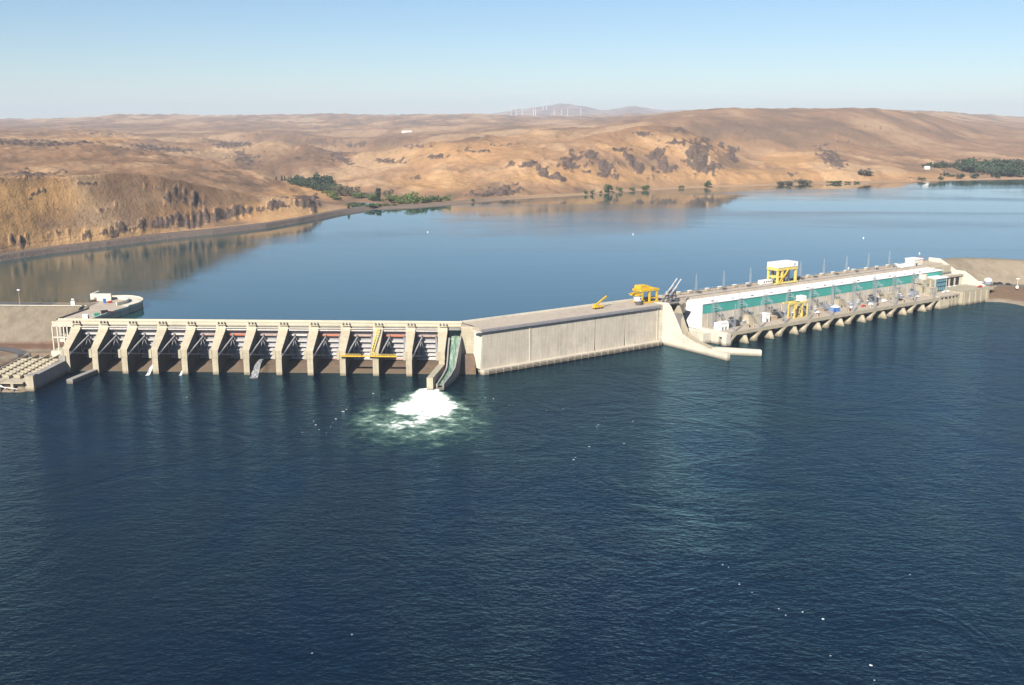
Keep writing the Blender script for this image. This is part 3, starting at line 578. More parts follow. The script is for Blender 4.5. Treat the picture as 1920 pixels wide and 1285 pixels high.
# gates between the piers
GC = ['white_girder', 'white_girder', 'white_girder', 'white_girder', 'pink_girder', 'red_girder', 'pink_girder', 'white_girder', 'red_girder', 'pink_girder', 'red_girder', 'pink_girder']
ORD = ['first', 'second', 'third', 'fourth', 'fifth', 'sixth', 'seventh', 'eighth', 'ninth', 'tenth', 'eleventh', 'twelfth']
GLAB = {'white_girder': 'grey spillway gate with pale girders', 'pink_girder': 'grey spillway gate with faded pinkish upper girder', 'red_girder': 'grey spillway gate with rusty orange red upper girder'}
TR = (-18.3, 13.4); RAD = 23.0
arc = lambda z, r: TR[0] + math.sqrt(max(r * r - (z - TR[1]) ** 2, 0.1))
for i in range(12):
    u0 = RIGHT[i] + 0.08; u1 = RIGHT[i + 1] - 4.2; c = (u0 + u1) / 2; hw = (u1 - u0) / 2
    g = thing('spillway_gate', f'{GLAB[GC[i]]}, {ORD[i]} gate from the left end', 'gate', SP(c, 0, 0), SPR, 'radial gates of the spillway')
    zs = np.linspace(5.4, 26.6, 12); b = MB(); n = len(zs)
    out = [(arc(z, RAD), z) for z in zs] + [(arc(z, RAD + 0.4), z) for z in zs[::-1]]
    b.yz(out, -hw, hw); b.build('skin_plate', M['skin'], g)
    for k, z in enumerate((25.9, 22.0, 17.8, 14.2, 11.4, 8.8, 6.2)):
        y = arc(z, RAD); m_ = M[GC[i]] if k == 1 else (M['pink_girder'] if (k == 6 and i in (5, 8, 10)) else (M['white_girder'] if k in (0, 1) else M['steel_light']))
        b = MB(); b.box(-hw + 0.05, hw - 0.05, y - 1.5, y + 0.05, z - 0.2, z + 0.2); b.box(-hw + 0.06, hw - 0.06, y - 1.62, y - 1.5, z - 0.55, z + 0.55); b.build('girder', m_, g)
    for s in (-1, 1):
        x = s * (hw - 3.7); b = MB(); tx = s * (hw - 0.5)
        for z in (8.2, 20.6): b.bar((tx, TR[0], TR[1]), (x, arc(z, RAD) - 2.0, z), 0.85)
        t = 0.55; p1 = Vector((tx, TR[0], TR[1])).lerp(Vector((x, arc(20.6, RAD) - 1.5, 20.6)), t); p2 = Vector((tx, TR[0], TR[1])).lerp(Vector((x, arc(8.2, RAD) - 1.5, 8.2)), t)
        b.bar(p1, p2, 0.4); b.bar(p2, (x, arc(20.6, RAD) - 1.5, 20.6), 0.4)
        zz = np.linspace(6.4, 22.6, 7)
        for za, zb_ in zip(zz[:-1], zz[1:]): b.bar((x, arc(za, RAD) - 2.0, za), (x, arc(zb_, RAD) - 2.1, zb_), 1.0, 1.0)
        b.box(min(tx, tx + s * .4), max(tx, tx + s * .4), TR[0] - 0.9, TR[0] + 0.9, TR[1] - 0.9, TR[1] + 0.9)
        b.build('gate_arm', M['steel'], g)
# hoists on the pier tops
h0 = thing('gate_hoist', 'x', 'hoist', SP(RIGHT[0] - 2.6, -0.9, 28.85), SPR, 'gate hoists on the spillway piers')
b = MB(); b.box(-2.6, 2.6, -0.7, 0.5, 0, 0.7); b.build('base', M['conc'], h0)
for x in (-2.0, 0.2, 2.2):
    b = MB(); b.loft([(x - .22, .8 * math.cos(t), 1.5 + .8 * math.sin(t)) for t in np.linspace(0, 2 * math.pi, 12, endpoint=False)], [(x + .22, .8 * math.cos(t), 1.5 + .8 * math.sin(t)) for t in np.linspace(0, 2 * math.pi, 12, endpoint=False)])
    b.bar((x, 0, 0.7), (x, 0, 1.5), .3); b.build('sheave', M['steel_dark'], h0)
for i, ur in enumerate(RIGHT):
    o = h0 if i == 0 else copy_tree(h0); o.location = SP(ur - 2.7, -1.0, 28.8)
    o['label'] = 'dark hoist sheaves on top of the ' + (['leftmost', 'second', 'third', 'fourth', 'fifth', 'sixth', 'middle', 'eighth', 'ninth', 'tenth', 'eleventh', 'twelfth', 'rightmost'][i]) + ' spillway pier' + (' counting from the left' if i not in (0, 6, 12) else '')

# sluice chute at the right end of the spillway
ch = thing('sluice_chute', 'narrow concrete sluice chute with curved walls pouring water into the river', 'sluice', SPC, SPR)
FL = [(124.2, 130.6, 1.5, 20.5), (124.0, 130.4, -6, 18.2), (124.0, 129.6, -14, 12.5), (124.2, 128.9, -22, 7.2), (124.2, 128.4, -28, 4.6), (122.9, 126.6, -38, 2.7), (120.6, 123.6, -52, 1.0)]   # left, right, v, floor
WT = [24.5, 22.6, 16.8, 11.0, 7.8, 5.6, 3.6]
b = MB()
for (p, q) in zip(FL[:-1], FL[1:]): b.hexa([(p[0], p[2], -3), (q[0], q[2], -3), (q[1], q[2], -3), (p[1], p[2], -3), (p[0], p[2], p[3]), (q[0], q[2], q[3]), (q[1], q[2], q[3]), (p[1], p[2], p[3])])
b.build('floor', M['grey_conc'], ch)
for side in (0, 1):
    b = MB()
    for k in range(len(FL) - 1):
        p, q = FL[k], FL[k + 1]; x0, x1 = p[side], q[side]; w = -0.9 if side == 0 else 0.9
        ww = (1.9 if k < 4 else 0.9) * (-1 if side == 0 else 1)
        if side == 0 and k < 1: continue
        b.hexa([(x0, p[2], -3), (x1, q[2], -3), (x1 + w, q[2], -3), (x0 + w, p[2], -3), (x0, p[2], WT[k]), (x1, q[2], WT[k + 1]), (x1 + w, q[2], WT[k + 1]), (x0 + w, p[2], WT[k])])
    b.build('side_wall', M['grey_conc'], ch)
P = []
for k in np.linspace(0, len(FL) - 1, 40):
    i = min(int(k), len(FL) - 2); t = k - i; p = [FL[i][j] * (1 - t) + FL[i + 1][j] * t for j in range(4)]
    P.append([SP(p[0] + 0.03 + (p[1] - p[0] - .06) * s, p[2], p[3] + 1.6 - 0.25 * math.cos(6.28 * s)) for s in np.linspace(0, 1, 9)])
m, n, bb = mat('green_chute_water'); p = geo(n)
fm = ramp(n, noise(n, mapped(n, p, (1.4, 0.12, 0.12)), 1.0, 5, 0.7), [(0.42, (0, 0, 0)), (0.68, (1, 1, 1))])
n.links.new(mixc(n, fm, (0.07, 0.145, 0.105), (0.40, 0.50, 0.38)), bb.inputs['Base Color']); bb.inputs['Roughness'].default_value = 0.2; bump(n, bb, noise(n, p, 1.5, 4, 0.7), 0.6, 0.3)
tag(grid_object('chute_water', np.array(P), m), 'smooth green water running down the sluice chute', kind='structure')

# foam and aerated water below the chute
def foam_material():
    m, n, b = mat('white_water'); p = geo(n)
    a = n.nodes.new('ShaderNodeAttribute'); a.attribute_name = 'dens'
    nz1 = noise(n, mapped(n, p, (0.13, 0.17, 0.2), (0, 0, 0.2)), 1.0, 8, 0.68, 0.5)
    v = mth(n, 'ADD', a.outputs['Fac'], mth(n, 'MULTIPLY', mth(n, 'SUBTRACT', nz1, 0.5), 1.15))
    col = ramp(n, v, [(0.20, (0.05, 0.14, 0.12)), (0.46, (0.25, 0.40, 0.30)), (0.64, (0.9, 0.92, 0.88))])
    al = ramp(n, v, [(0.06, (0, 0, 0)), (0.40, (0.42, 0.42, 0.42)), (0.66, (1, 1, 1))])
    n.links.new(col, b.inputs['Base Color']); n.links.new(al, b.inputs['Alpha']); b.inputs['Roughness'].default_value = 0.55
    bump(n, b, nz1, 0.7, 1.2); return m
O_ = at(823, 730); gx = np.linspace(-52, 44, 190); gy = np.linspace(4, -135, 240); XX, YY = np.meshgrid(gx, gy)
axis = -0.02 * YY                                                # the jet drifts slightly to the left while it spreads
tt = -YY
core = np.exp(-((XX + 6 - 0.05 * tt) / (5.8 + 0.36 * np.minimum(tt, 45))) ** 2 * 0.9) * np.exp(-(np.maximum(tt - 26, 0) / 42.0) ** 2) * sstep(-4, 1, tt)
rim = np.exp(-((XX + 3) / 38.0) ** 2 - ((tt - 66) / 46.0) ** 2) * 0.62
lft = np.exp(-((XX + 42 - tt * .1) / 16.0) ** 2 - ((tt - 62) / 26.0) ** 2) * 0.30
wob = fbm(XX / 11 + 3, YY / 17, 5)
dens = np.clip(np.maximum(core * 1.12, rim * 0.80) + lft * 0.5 + 0.2 * wob * (core + rim), 0, 1.25)
edge = sstep(0, 14, XX - gx[0]) * sstep(0, 14, gx[-1] - XX) * sstep(0, 16, YY - gy[-1]); dens *= edge
ZF = 0.06 + 0.9 * core * (0.3 + 0.9 * np.abs(fbm(XX / 5, YY / 6, 4))) + 0.25 * np.clip(rim, 0, 1) * np.abs(fbm(XX / 6, YY / 8, 3))
keep = np.stack([O_.x + XX, O_.y + YY, ZF], -1)
tag(grid_object('white_water', keep, foam_material(), dict(dens=dens)), 'boiling white foam and green aerated water below the chute', kind='stuff')
# scattered flecks of foam on eddy lines
b = MB()
fl = [(592, 797, 5), (598, 806, 3), (588, 790, 3), (630, 786, 4), (643, 772, 6), (650, 768, 3), (620, 800, 2), (612, 812, 2), (700, 738, 4), (712, 742, 2), (735, 750, 3), (1187, 790, 4), (1122, 797, 3), (1119, 800, 3), (1075, 862, 5), (1105, 838, 5), (1079, 858, 3), (1170, 832, 3), (1135, 782, 2), (1355, 1059, 4), (1366, 1064, 3), (1386, 1096, 4), (1410, 1111, 3), (1460, 1142, 4), (1473, 1154, 4), (1505, 1148, 5), (1543, 1161, 7), (1557, 1230, 4), (1633, 1248, 7), (1706, 1078, 3), (1640, 1276, 4), (885, 780, 3), (910, 746, 3), (925, 748, 3), (955, 760, 2), (350, 745, 3), (60, 752, 3), (1025, 770, 2), (1260, 795, 2), (1300, 700, 2), (660, 1190, 4), (585, 1225, 3)]
for k in range(70):
    t = rng.normal(0, 1, 2); fl.append((800 + 150 * t[0], 785 + 34 * t[1], rng.uniform(.8, 1.8)))
for px, py, s in fl:
    if py < 735: continue
    c = at(px, py); k_ = c.y / 1900 * s * 0.30; n_ = 9; an = rng.uniform(0, 6.28)
    ring = [(c.x + k_ * 2.0 * math.cos(t) * rng.uniform(.3, 1.1), c.y + k_ * 2.0 * math.sin(t) * rng.uniform(.4, 1.1), 0.05) for t in np.linspace(0, 6.28, n_, endpoint=False)]
    b.add(ring + [(c.x, c.y, 0.05 + 0.25 * k_)], [(i, (i + 1) % n_, n_) for i in range(n_)])
o = b.build('foam_flecks', M['white'], None, True); tag(o, 'scattered flecks of white foam on the dark water', kind='stuff')
# leaks under three gates
def leak(u, w, v0, v1, z0, label, veil=False):
    P = []
    for t in np.linspace(0, 1, 14): P.append([SP(u - t * (v0 - v1) * 0.06 + w * (0.5 + 0.6 * t) * s, v0 + (v1 - v0) * t, z0 * (1 - t * t) + 0.15) for s in np.linspace(-0.5, 0.5, 7)])
    P = np.array(P); P[..., 2] += rng.uniform(-.15, .15, P.shape[:2])
    for t in (0, 1): P = np.concatenate([P, P[-1:] + np.array([0, -1.4, -0.02])])
    tag(grid_object('leaking_water', P, M['veil'] if veil else M['spray']), label, kind='stuff')
m, n, bb = mat('white_spray'); p = geo(n); bb.inputs['Base Color'].default_value = (0.8, 0.82, 0.82, 1)
n.links.new(ramp(n, noise(n, mapped(n, p, (1.6, .4, .3)), 1.0, 6, .75), [(0.34, (0.05,) * 3), (0.6, (.95,) * 3)]), bb.inputs['Alpha']); M['spray'] = m
m, n, bb = mat('grey_spray_veil'); p = geo(n); bb.inputs['Base Color'].default_value = (0.6, 0.62, 0.62, 1)
n.links.new(ramp(n, noise(n, mapped(n, p, (2.2, .5, .3)), 1.0, 5, .7), [(0.35, (0.04,) * 3), (0.7, (.75,) * 3)]), bb.inputs['Alpha']); M['veil'] = m
leak(-69.0, 2.2, -6, -22, 6.0, 'white jet of leaking water beside the fourth pier from the left')
leak(-48.5, 1.6, -14, -21, 2.6, 'small white leak at the foot of the fifth pier from the left')
leak(1.2, 4.5, -10, -26, 8.2, 'grey veil of spray falling beside the seventh pier', True)

# yellow work platform hung across the piers
wp = thing('work_platform', 'yellow work platform and mast hung in front of the right spillway piers', 'work platform', SPC, SPR)
b = MB(); b.box(55.0, 68.5, -22.4, -21.0, 13.2, 13.9); b.box(77.6, 91.6, -22.4, -21.0, 13.2, 13.9); b.bar((68.0, -21.7, 13.6), (78, -21.7, 13.6), .8, .7); b.build('platform', M['yellow'], wp)
b = MB()
for x0, x1 in ((55, 68.5), (77.6, 91.6)):
    for z in (14.5, 15.1): b.bar((x0, -22.3, z), (x1, -22.3, z), .14)
    for x in np.linspace(x0, x1, 9): b.bar((x, -22.3, 13.9), (x, -22.3, 15.2), .14)
b.build('railing', M['pale_yellow'], wp)
b = MB(); b.bar((76.2, -2.9, 28.0), (75.2, -20.6, 16.6), .5); b.bar((77.8, -2.9, 28.0), (76.6, -20.6, 16.6), .5)
for t in np.linspace(0.05, .95, 9): b.bar((76.2 - t, -2.9 - 17.7 * t, 28 - 11.4 * t), (77.8 - 1.2 * t, -2.9 - 17.7 * t, 28 - 11.4 * t), .25)
b.build('mast', M['pale_yellow'], wp)
b = MB(); b.bar((75.6, -20.9, 16.6), (79.4, -21.8, 13.4), .8); b.build('brace', M['yellow'], wp)

# ------------------------------------------------------------------ left end: frame, curved pier, fish ladder
st = thing('stair_frame', 'open white concrete frame with flights of stairs at the left spillway end', 'stair tower', SPC, SPR)
b = MB()
for u in (-140.3, -137.0, -132.6, -130.3, -126.6):
    for v in ((-1.6,) if u > -137 else (-1.6, 6.0)): b.box(u - .35, u + .35, v - .35, v + .35, 11.1, 28.3)
b.box(-140.7, -126.2, -1.97, -1.23, 19.6, 20.3); b.box(-140.6, -126.3, -1.95, 6.3, 27.2, 28.25); b.build('frame', M['white_conc'], st)
b = MB(); b.box(-136.2, -127, -1.2, 4.5, 16.8, 19.55); b.build('landing', M['white_conc'], st)
b = MB(); b.box(-141.2, -124.4, -4.4, 7.5, 5, 11.05); b.build('base', M['white_conc'], st)
for (a0, z0, a1, z1) in ((-136.2, 12, -128.6, 16.7), (-136.0, 20.4, -128.4, 25.5)):
    b = MB(); b.bar((a0, 0.5, z0), (a1, 0.5, z1), 1.6, .5); b.build('stair_flight', M['grey_conc'], st)
cp = thing('curved_pier', 'pale curved concrete fishway pier ending in a round hook on the reservoir', 'pier', SPC, SPR)
out = [(-142, 8.98), (-118.6, 8.98), (-116.6, 35), (-112.2, 55)]
cx, cy_ = -134.5, 72.5
for t in np.linspace(-28, 118, 26): out.append((cx + 23.2 * math.cos(R(t)), cy_ + 28.5 * math.sin(R(t))))
out += [(-153.2, 98), (-153.2, 88), (-138.5, 50)]
b = MB(); b.xy(out, 18, 29.35); b.build('deck', M['deckc'], cp)
b = MB()                                                          # parapet along the water side and round the hook
side = [(-118.6, 9.2)] + out[2:-3] + [(-153.0, 97.6)]
for p, q in zip(side[:-1], side[1:]): b.bar((p[0], p[1], 29.9), (q[0], q[1], 29.9), .7, 1.5)
b.build('parapet', M['white_conc'], cp)
b = MB(); ri = [(cx - 2 + 15.0 * math.cos(R(t)), cy_ + 1 + 17.5 * math.sin(R(t))) for t in np.linspace(-35, 150, 24)]
for k, (p, q) in enumerate(zip(ri[:-1], ri[1:])): b.bar((p[0], p[1], 30.6), (q[0], q[1], 30.6), 1.0, 2.6)
b.build('inner_wall', M['white_conc'], cp)
b = MB(); ra = [(cx + 21.2 * math.cos(R(t)), cy_ + 26.3 * math.sin(R(t))) for t in np.linspace(-25, 120, 24)]; rb = [(cx - 2 + 16 * math.cos(R(t)), cy_ + 1 + 18.5 * math.sin(R(t))) for t in np.linspace(-25, 120, 24)]
for k in range(23): b.hexa([(*rb[k], 29.3), (*ra[k], 29.3), (*ra[k + 1], 29.3), (*rb[k + 1], 29.3), (*rb[k], 29.5), (*ra[k], 29.5), (*ra[k + 1], 29.5), (*rb[k + 1], 29.5)])
b.build('walkway', M['white_conc'], cp)
b = MB(); b.box(-152.6, -137.2, 84, 86, 29.3, 34.5); b.box(-152.6, -150.8, 86, 97, 29.3, 34.5); b.build('end_wall', M['white_conc'], cp)
b = MB(); b.bar((-142.1, 9, 29.9), (-138.7, 50, 29.9), .3, 1.1); b.build('road_kerb', M['steel_dark'], cp)
fl_ = thing('fish_ladder', 'stepped concrete fish ladder with rows of small weirs at the left river bank', 'fish ladder', SPC, SPR)
b = MB(); zt = lambda v: 8.9 + 0.035 * (v + 15)
def sl(b, u0, u1, v0, v1, h0, h1, bot=-3): b.hexa([(u0, v0, bot), (u1, v0, bot), (u1, v1, bot), (u0, v1, bot), (u0, v0, zt(v0) + h0), (u1, v0, zt(v0) + h0), (u1, v1, zt(v1) + h1), (u0, v1, zt(v1) + h1)])
sl(b, -156, -128.5, -58, -6, -1.6, -1.6); b.build('channel_floor', M['conc'], fl_)
for u in (-156.3, -149.2, -142.2, -135.2, -128.9):
    b = MB(); sl(b, u, u + .5, -57.9, -6, 0.3, 0.3, 2); b.build('channel_wall', M['conc'], fl_)
for c in range(4):
    for k in range(9):
        v = -54 + k * 4.6; u0 = (-155.7, -148.6, -141.6, -134.6)[c]; b = MB(); sl(b, u0, u0 + (6.3 if c < 3 else 5.6) * .72, v, v + 1.5, -0.15, -0.15, 2); b.build('weir', M['conc'], fl_)
b = MB(); b.box(-170, -142.5, -67.5, -58.1, -3, 6.2); b.box(-142.4, -128.6, -67, -58.2, 5.2, 6.0); b.box(-142.4, -128.6, -59.2, -58.2, -3, 5.2); b.build('entrance_block', M['conc'], fl_)
b = MB(); b.box(-136.0, -134.4, -67.2, -62, -3, 5.15); b.build('divider', M['conc'], fl_)
b = MB(); b.box(-142.2, -136.2, -64.6, -64.2, -2, 2.4); b.build('gate_panel', M['red'], fl_)
b = MB(); b.box(-142.3, -128.7, -65.0, -64.7, 3.4, 5.1); b.build('lintel', M['rusty'], fl_)
b = MB(); b.tube((-142.4, -67.6, 3.6), (-131.5, -68.4, 2.4), .2); b.tube((-142.2, -67.6, 4.6), (-138.6, -68.0, 2.6), .2); b.build('pipe', M['white'], fl_)

# ------------------------------------------------------------------ straight dam wall
dw = thing('dam_wall', 'long straight concrete dam wall with vertical joints between spillway and powerhouse', 'dam wall', PHC, PHR)
J = [-192, -154.6, -130.6, -98.5, -71.0, -40.6, -30]
for k, (a0, a1) in enumerate(zip(J[:-1], J[1:])):
    gl = 1.0 if k in (3, 4) else 0.14; gr = 0.7 if k in (2, 3) else 0.14
    b = MB(); e0 = 0.0 if k == 0 else 0.06; e1 = 0.06
    b.hexa([(a0 + (gl if k else 0), 31, -3), (a1 - gr, 31, -3), (a1 - gr, 57, -3), (a0 + (gl if k else 0), 57, -3), (a0 + e0, 31, 28.2), (a1 - e1, 31, 28.2), (a1 - e1, 57, 28.2), (a0 + e0, 57, 28.2)])
    b.build('monolith', M['wall'], dw)
b = MB(); b.box(-191.9, -30.2, 36, 55, -3, 28); b.build('core', M['darkgap'], dw)
for a in (-154.6, -40.6):
    b = MB(); b.box(a - .45, a + .45, 30.6, 31.1, 3.4, 28.1); b.build('joint_cover', M['white_conc'], dw)
b = MB(); b.box(-192.6, -12, 30.7, 57.3, 28.3, 29.5); b.build('deck', M['deckc'], dw)
b = MB(); b.box(-192.6, -12, 56.6, 57.25, 29.5, 30.7); b.build('parapet', M['white_conc'], dw)
b = MB(); b.box(-193.6, -38, 29.4, 30.6, 27.75, 28.05)
for a in np.arange(-193, -38, 3.1): b.box(a - .09, a + .09, 29.4, 29.55, 28.05, 29.6)
for z in (28.8, 29.5): b.box(-193.4, -38, 29.42, 29.54, z, z + .12)
b.box(-193.5, -38, 30.55, 30.68, 27.8, 29.45); b.build('catwalk', M['steel'], dw)
b = MB(); b.box(-196.5, -193.65, 29.4, 36, 27.7, 28.2); b.build('end_landing', M['white_conc'], dw)
b = MB(); b.xy([(-193.0, 27.6), (-38, 27.6), (-38, 30.95), (-194.2, 30.95), (-194.2, 29)], -3, 3.3); b.build('ledge', M['wall'], dw)
b = MB()
for z in (0.45, 1.35, 2.25): b.box(-190, -38.5, 27.0, 27.3, z, z + .34)
for a in np.arange(-190, -38, 5.9): b.box(a - .2, a + .2, 26.9, 27.3, -1, 3.0)
b.build('timber_fender', M['wall'], dw)
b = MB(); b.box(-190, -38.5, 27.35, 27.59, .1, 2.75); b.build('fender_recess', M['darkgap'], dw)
b = MB(); b.xz([(-193.8, 3.35), (-190.9, 3.35), (-190.9, 28.2), (-192.1, 28.2)], 31.05, 40); b.build('end_face', M['white_conc'], dw)
b = MB(); b.add([p[:] for p in (Vector((0, 0, 0)),)] * 0, []); 
q = [PH(-192.4, 57.25), PH(-192.6, 36), SP(140.5, -2.9), SP(131, -2.9), SP(130.9, 8.9)]
e_ = MB(); e_.loft([(p.x, p.y, 28.4) for p in q], [(p.x, p.y, 29.53) for p in q]); o = e_.build('junction_deck', M['deckc']); tag(o, 'brown deck joining the spillway bridge to the straight dam wall', 'deck slab')

# ------------------------------------------------------------------ flume with two diverging walls
fw = thing('flume', 'pale concrete flume with two steep walls spreading into the river at the powerhouse end', 'flume', PHC, PHR)
prof = [(40, 30), (28.2, 31.0), (25.0, 28.5), (21.2, 23.2), (15.8, 15.5), (12.3, 10.4), (8, 8.8), (0, 6.7), (-13, 4.6), (-33.5, 4.4)]
def flume_wall(offs, w, pr, name, m_):
    b = MB()
    for (y0, z0), (y1, z1) in zip(pr[:-1], pr[1:]):
        a0, a1 = offs(y0), offs(y1); b.hexa([(a1, y1, -3), (a1 + w, y1, -3), (a0 + w, y0, -3), (a0, y0, -3), (a1, y1, z1), (a1 + w, y1, z1), (a0 + w, y0, z0), (a0, y0, z0)])
    return b.build(name, m_, fw)
flume_wall(lambda y: np.interp(y, [-36, -13, 31, 40], [-35.0, -34.5, -35.5, -35.5]), 2.7, prof, 'flume_wall', M['white_conc'])
prof2 = [(42, 29.3), (34, 30.5), (30.0, 25.5), (24.2, 15.5), (20.6, 9.6), (14, 7.2), (4, 5.0), (-12, 4.3)]
flume_wall(lambda y: np.interp(y, [-13, 20, 35, 42], [-27.5, -21.4, -20.6, -20.6]), 2.4, prof2, 'flume_wall', M['conc'])
b = MB(); b.hexa([(-28.6, -12.8, -3), (-5.2, -37.6, -3), (-3.0, -34.4, -3), (-24.0, -11.9, -3), (-28.6, -12.8, 4.5), (-5.2, -37.6, 4.0), (-3.0, -34.4, 4.0), (-24.0, -11.9, 4.5)]); b.build('guide_arm', M['white_conc'], fw)
b = MB(); b.hexa([(-31.9, -12, -3), (-27.4, -12, -3), (-21.6, 25.9, -3), (-32.5, 25.9, -3), (-31.9, -12, 1.6), (-27.4, -12, 1.6), (-21.6, 25.9, 4), (-32.5, 25.9, 4)]); b.build('flume_floor', M['conc'], fw)
b = MB(); b.box(-32.6, -20.7, 26, 31, -3, 22); b.build('head_wall', M['grey_conc'], fw)
b = MB(); b.box(-38.2, -35.6, 30.8, 40, 3.4, 27.4); b.build('side_block', M['white_conc'], fw)
# trash rake standing on the flume head
tr = thing('trash_rake', 'dark steel trash rake with two long pale grey masts on the flume head', 'trash rake', PH(-27, 33, 29.5), PHR)
b = MB(); b.box(-8, 6, -3.6, 3.4, 0.02, 0.7); b.build('base', M['grey_conc'], tr)
for y in (-2.4, 1.8):
    b = MB(); b.bar((-5.5, y, .7), (1.0, y, 8.6), .8); b.bar((-1, y, .7), (2.6, y, 9.5), .7); b.bar((4.5, y, .7), (3.2, y, 9.8), .6)
    for t in (.3, .55, .8): b.bar((-5.5 + 6.5 * t, y, .7 + 7.9 * t), (4.4 - 1.2 * t, y, .7 + 9 * t), .4)
    b.build('frame', M['steel_dark'], tr)
    b = MB(); b.bar((-2.2, y, 6.2), (4.9, y, 12.2), 1.5, 1.0); b.build('carriage', M['grey_paint'], tr)
    b = MB(); b.tube((0.2, y, 8.3), (8.6, y, 17.2), .42); b.build('mast', M['steel_light'], tr)
b = MB(); b.box(-2.2, 4.8, -3.0, 2.4, 5.0, 5.5); b.bar((-1, -2.4, 8.2), (-1, 1.8, 8.2), .5); b.bar((3, -2.4, 9.8), (3, 1.8, 9.8), .5); b.build('platform', M['steel_dark'], tr)
b = MB(); b.box(-3.4, -2.0, -.6, .8, 6.4, 8.8); b.build('signal_box', M['steel_light'], tr)

# ------------------------------------------------------------------ powerhouse
ph = thing('powerhouse', 'very long powerhouse with white roof, teal panel band and a row of tailrace piers', 'powerhouse', PHC, PHR)
b = MB(); b.box(0, 304, 26, 42, 6, 19.35); b.build('wall', M['wall'], ph)
b = MB(); b.box(0.02, 304, 25.85, 42, 19.4, 26.6); b.build('teal_band', M['teal'], ph)
b = MB(); b.hexa([(-.5, 25.3, 26.62), (304.6, 25.3, 26.62), (304.6, 42.4, 26.62), (-.5, 42.4, 26.62), (-.5, 25.3, 27.1), (304.6, 25.3, 27.1), (304.6, 42.4, 27.45), (-.5, 42.4, 27.45)]); b.build('roof', M['roof'], ph)
b = MB(); b.xz([(-.4, 7.5), (-.03, 7.5), (-.03, 27.0), (-.4, 27.0)], 25.8, 49); b.build('end_wall', M['white'], ph)
for k in range(14):
    b = MB(); a = 12 + k * 21.7; b.box(a, a + 2.2, 28.2, 29.2, 27.2, 27.9); b.build('roof_vent', M['grey_paint'] if k % 2 else M['steel_dark'], ph)
b = MB(); b.box(-12, 330, 42.45, 57.3, 18, 29.5); b.build('intake_deck', M['deckc'], ph)
b = MB(); b.box(-12, 330, 56.6, 57.2, 29.5, 30.5); b.build('intake_parapet', M['tan'], ph)
b = MB()
for a in np.arange(-10, 300, 4.3): b.box(a - .07, a + .07, 56.8, 56.95, 30.5, 31.7)
b.box(-10, 300, 56.82, 56.93, 31.6, 31.72); b.build('intake_railing', M['lattice'], ph)
b = MB(); b.box(-12, 300, 44.0, 44.5, 29.52, 29.7); b.box(-12, 300, 53.6, 54.1, 29.52, 29.7); b.build('crane_rail', M['steel_dark'], ph)
b = MB(); b.box(0, 262, -0.4, 25.8, 7.3, 9.0); b.build('tailrace_deck', M['deckc'], ph)
for k in range(22):
    b = MB(); b.box(5.6 + 13.75 * k, 6.5 + 13.75 * k, 25.7, 25.98, 9.0, 19.3); b.build('wall_pilaster', M['white_conc'] if k % 2 else M['wall'], ph)
for k in range(10):
    a = 11.5 + 27.5 * k; b = MB(); b.box(a, a + 3.2, 25.8, 25.98, 9.05, 12.8); b.build('door', M['steel_dark'] if k % 3 else M['grey_paint'], ph)
    b = MB(); b.box(a + 6, a + 11, 25.8, 25.98, 15.5, 17.2); b.build('louvre', M['grey_paint'], ph)
b = MB(); b.box(0, 262, -0.75, -0.42, 7.0, 9.7); b.build('deck_kerb', M['conc'], ph)
b = MB()
for k in range(9):
    for o_ in (0, 9.2, 18.2): b.box(5.0 + 27.5 * k + o_, 9.5 + 27.5 * k + o_ - (1 if o_ else 0), -.3, 6, 6.2, 7.25)
b.build('deck_bracket', M['grey_conc'], ph)
b = MB(); b.box(2, 262, 6.4, 25, -3, 7.2); b.build('draft_tube_wall', M['flank'], ph)  # dark colour paints in the shade under the tailrace deck
b = MB(); b.box(-2.2, 2.4, -1.2, 3.2, -3, 9.05); b.box(-2.2, 2.4, 6.4, 26, -3, 9.05); b.box(-2.2, 2.4, 3.2, 6.4, 6, 9.05); b.build('end_block', M['white_conc'], ph)
b = MB(); b.box(-10, -2.3, 14, 49, -3, 7.4); b.build('apron', M['white_conc'], ph)
for k in range(10):
    a0 = 2 + 27.5 * k; b = MB()
    b.box(a0 - 1.4, a0 + 1.6, -0.9, 6.5, -3, 2.6)
    b.hexa([(a0 - 1.2, -0.85, 2.62), (a0 + 1.3, -0.85, 2.62), (a0 + 1.3, 2.6, 2.62), (a0 - 1.2, 2.6, 2.62), (a0 + 3.6, -0.85, 7.0), (a0 + 7.2, -0.85, 7.0), (a0 + 7.2, 2.6, 7.0), (a0 + 3.6, 2.6, 7.0)])
    b.box(a0 + 4.6, a0 + 7.2, 2.7, 6.5, -3, 7.0); b.build('strut_pier', M['conc'], ph)
    if k < 9:
        a2 = 19 + 27.5 * k; b = MB()
        b.loft([(a2 + 2.1 * math.cos(t), -2.2 + 3 * min(0, math.sin(t)) if math.sin(t) < 0 else -2.2, -3) for t in np.linspace(math.pi, 2 * math.pi, 9)] + [(a2 + 2.1, 6.5, -3), (a2 - 2.1, 6.5, -3)],
               [(a2 + 1.7 * math.cos(t), 0.8 + 1.6 * math.sin(t), 5.6) for t in np.linspace(math.pi, 2 * math.pi, 9)] + [(a2 + 1.7, 6.5, 5.6), (a2 - 1.7, 6.5, 5.6)])
        b.build('round_pier', M['conc'], ph)
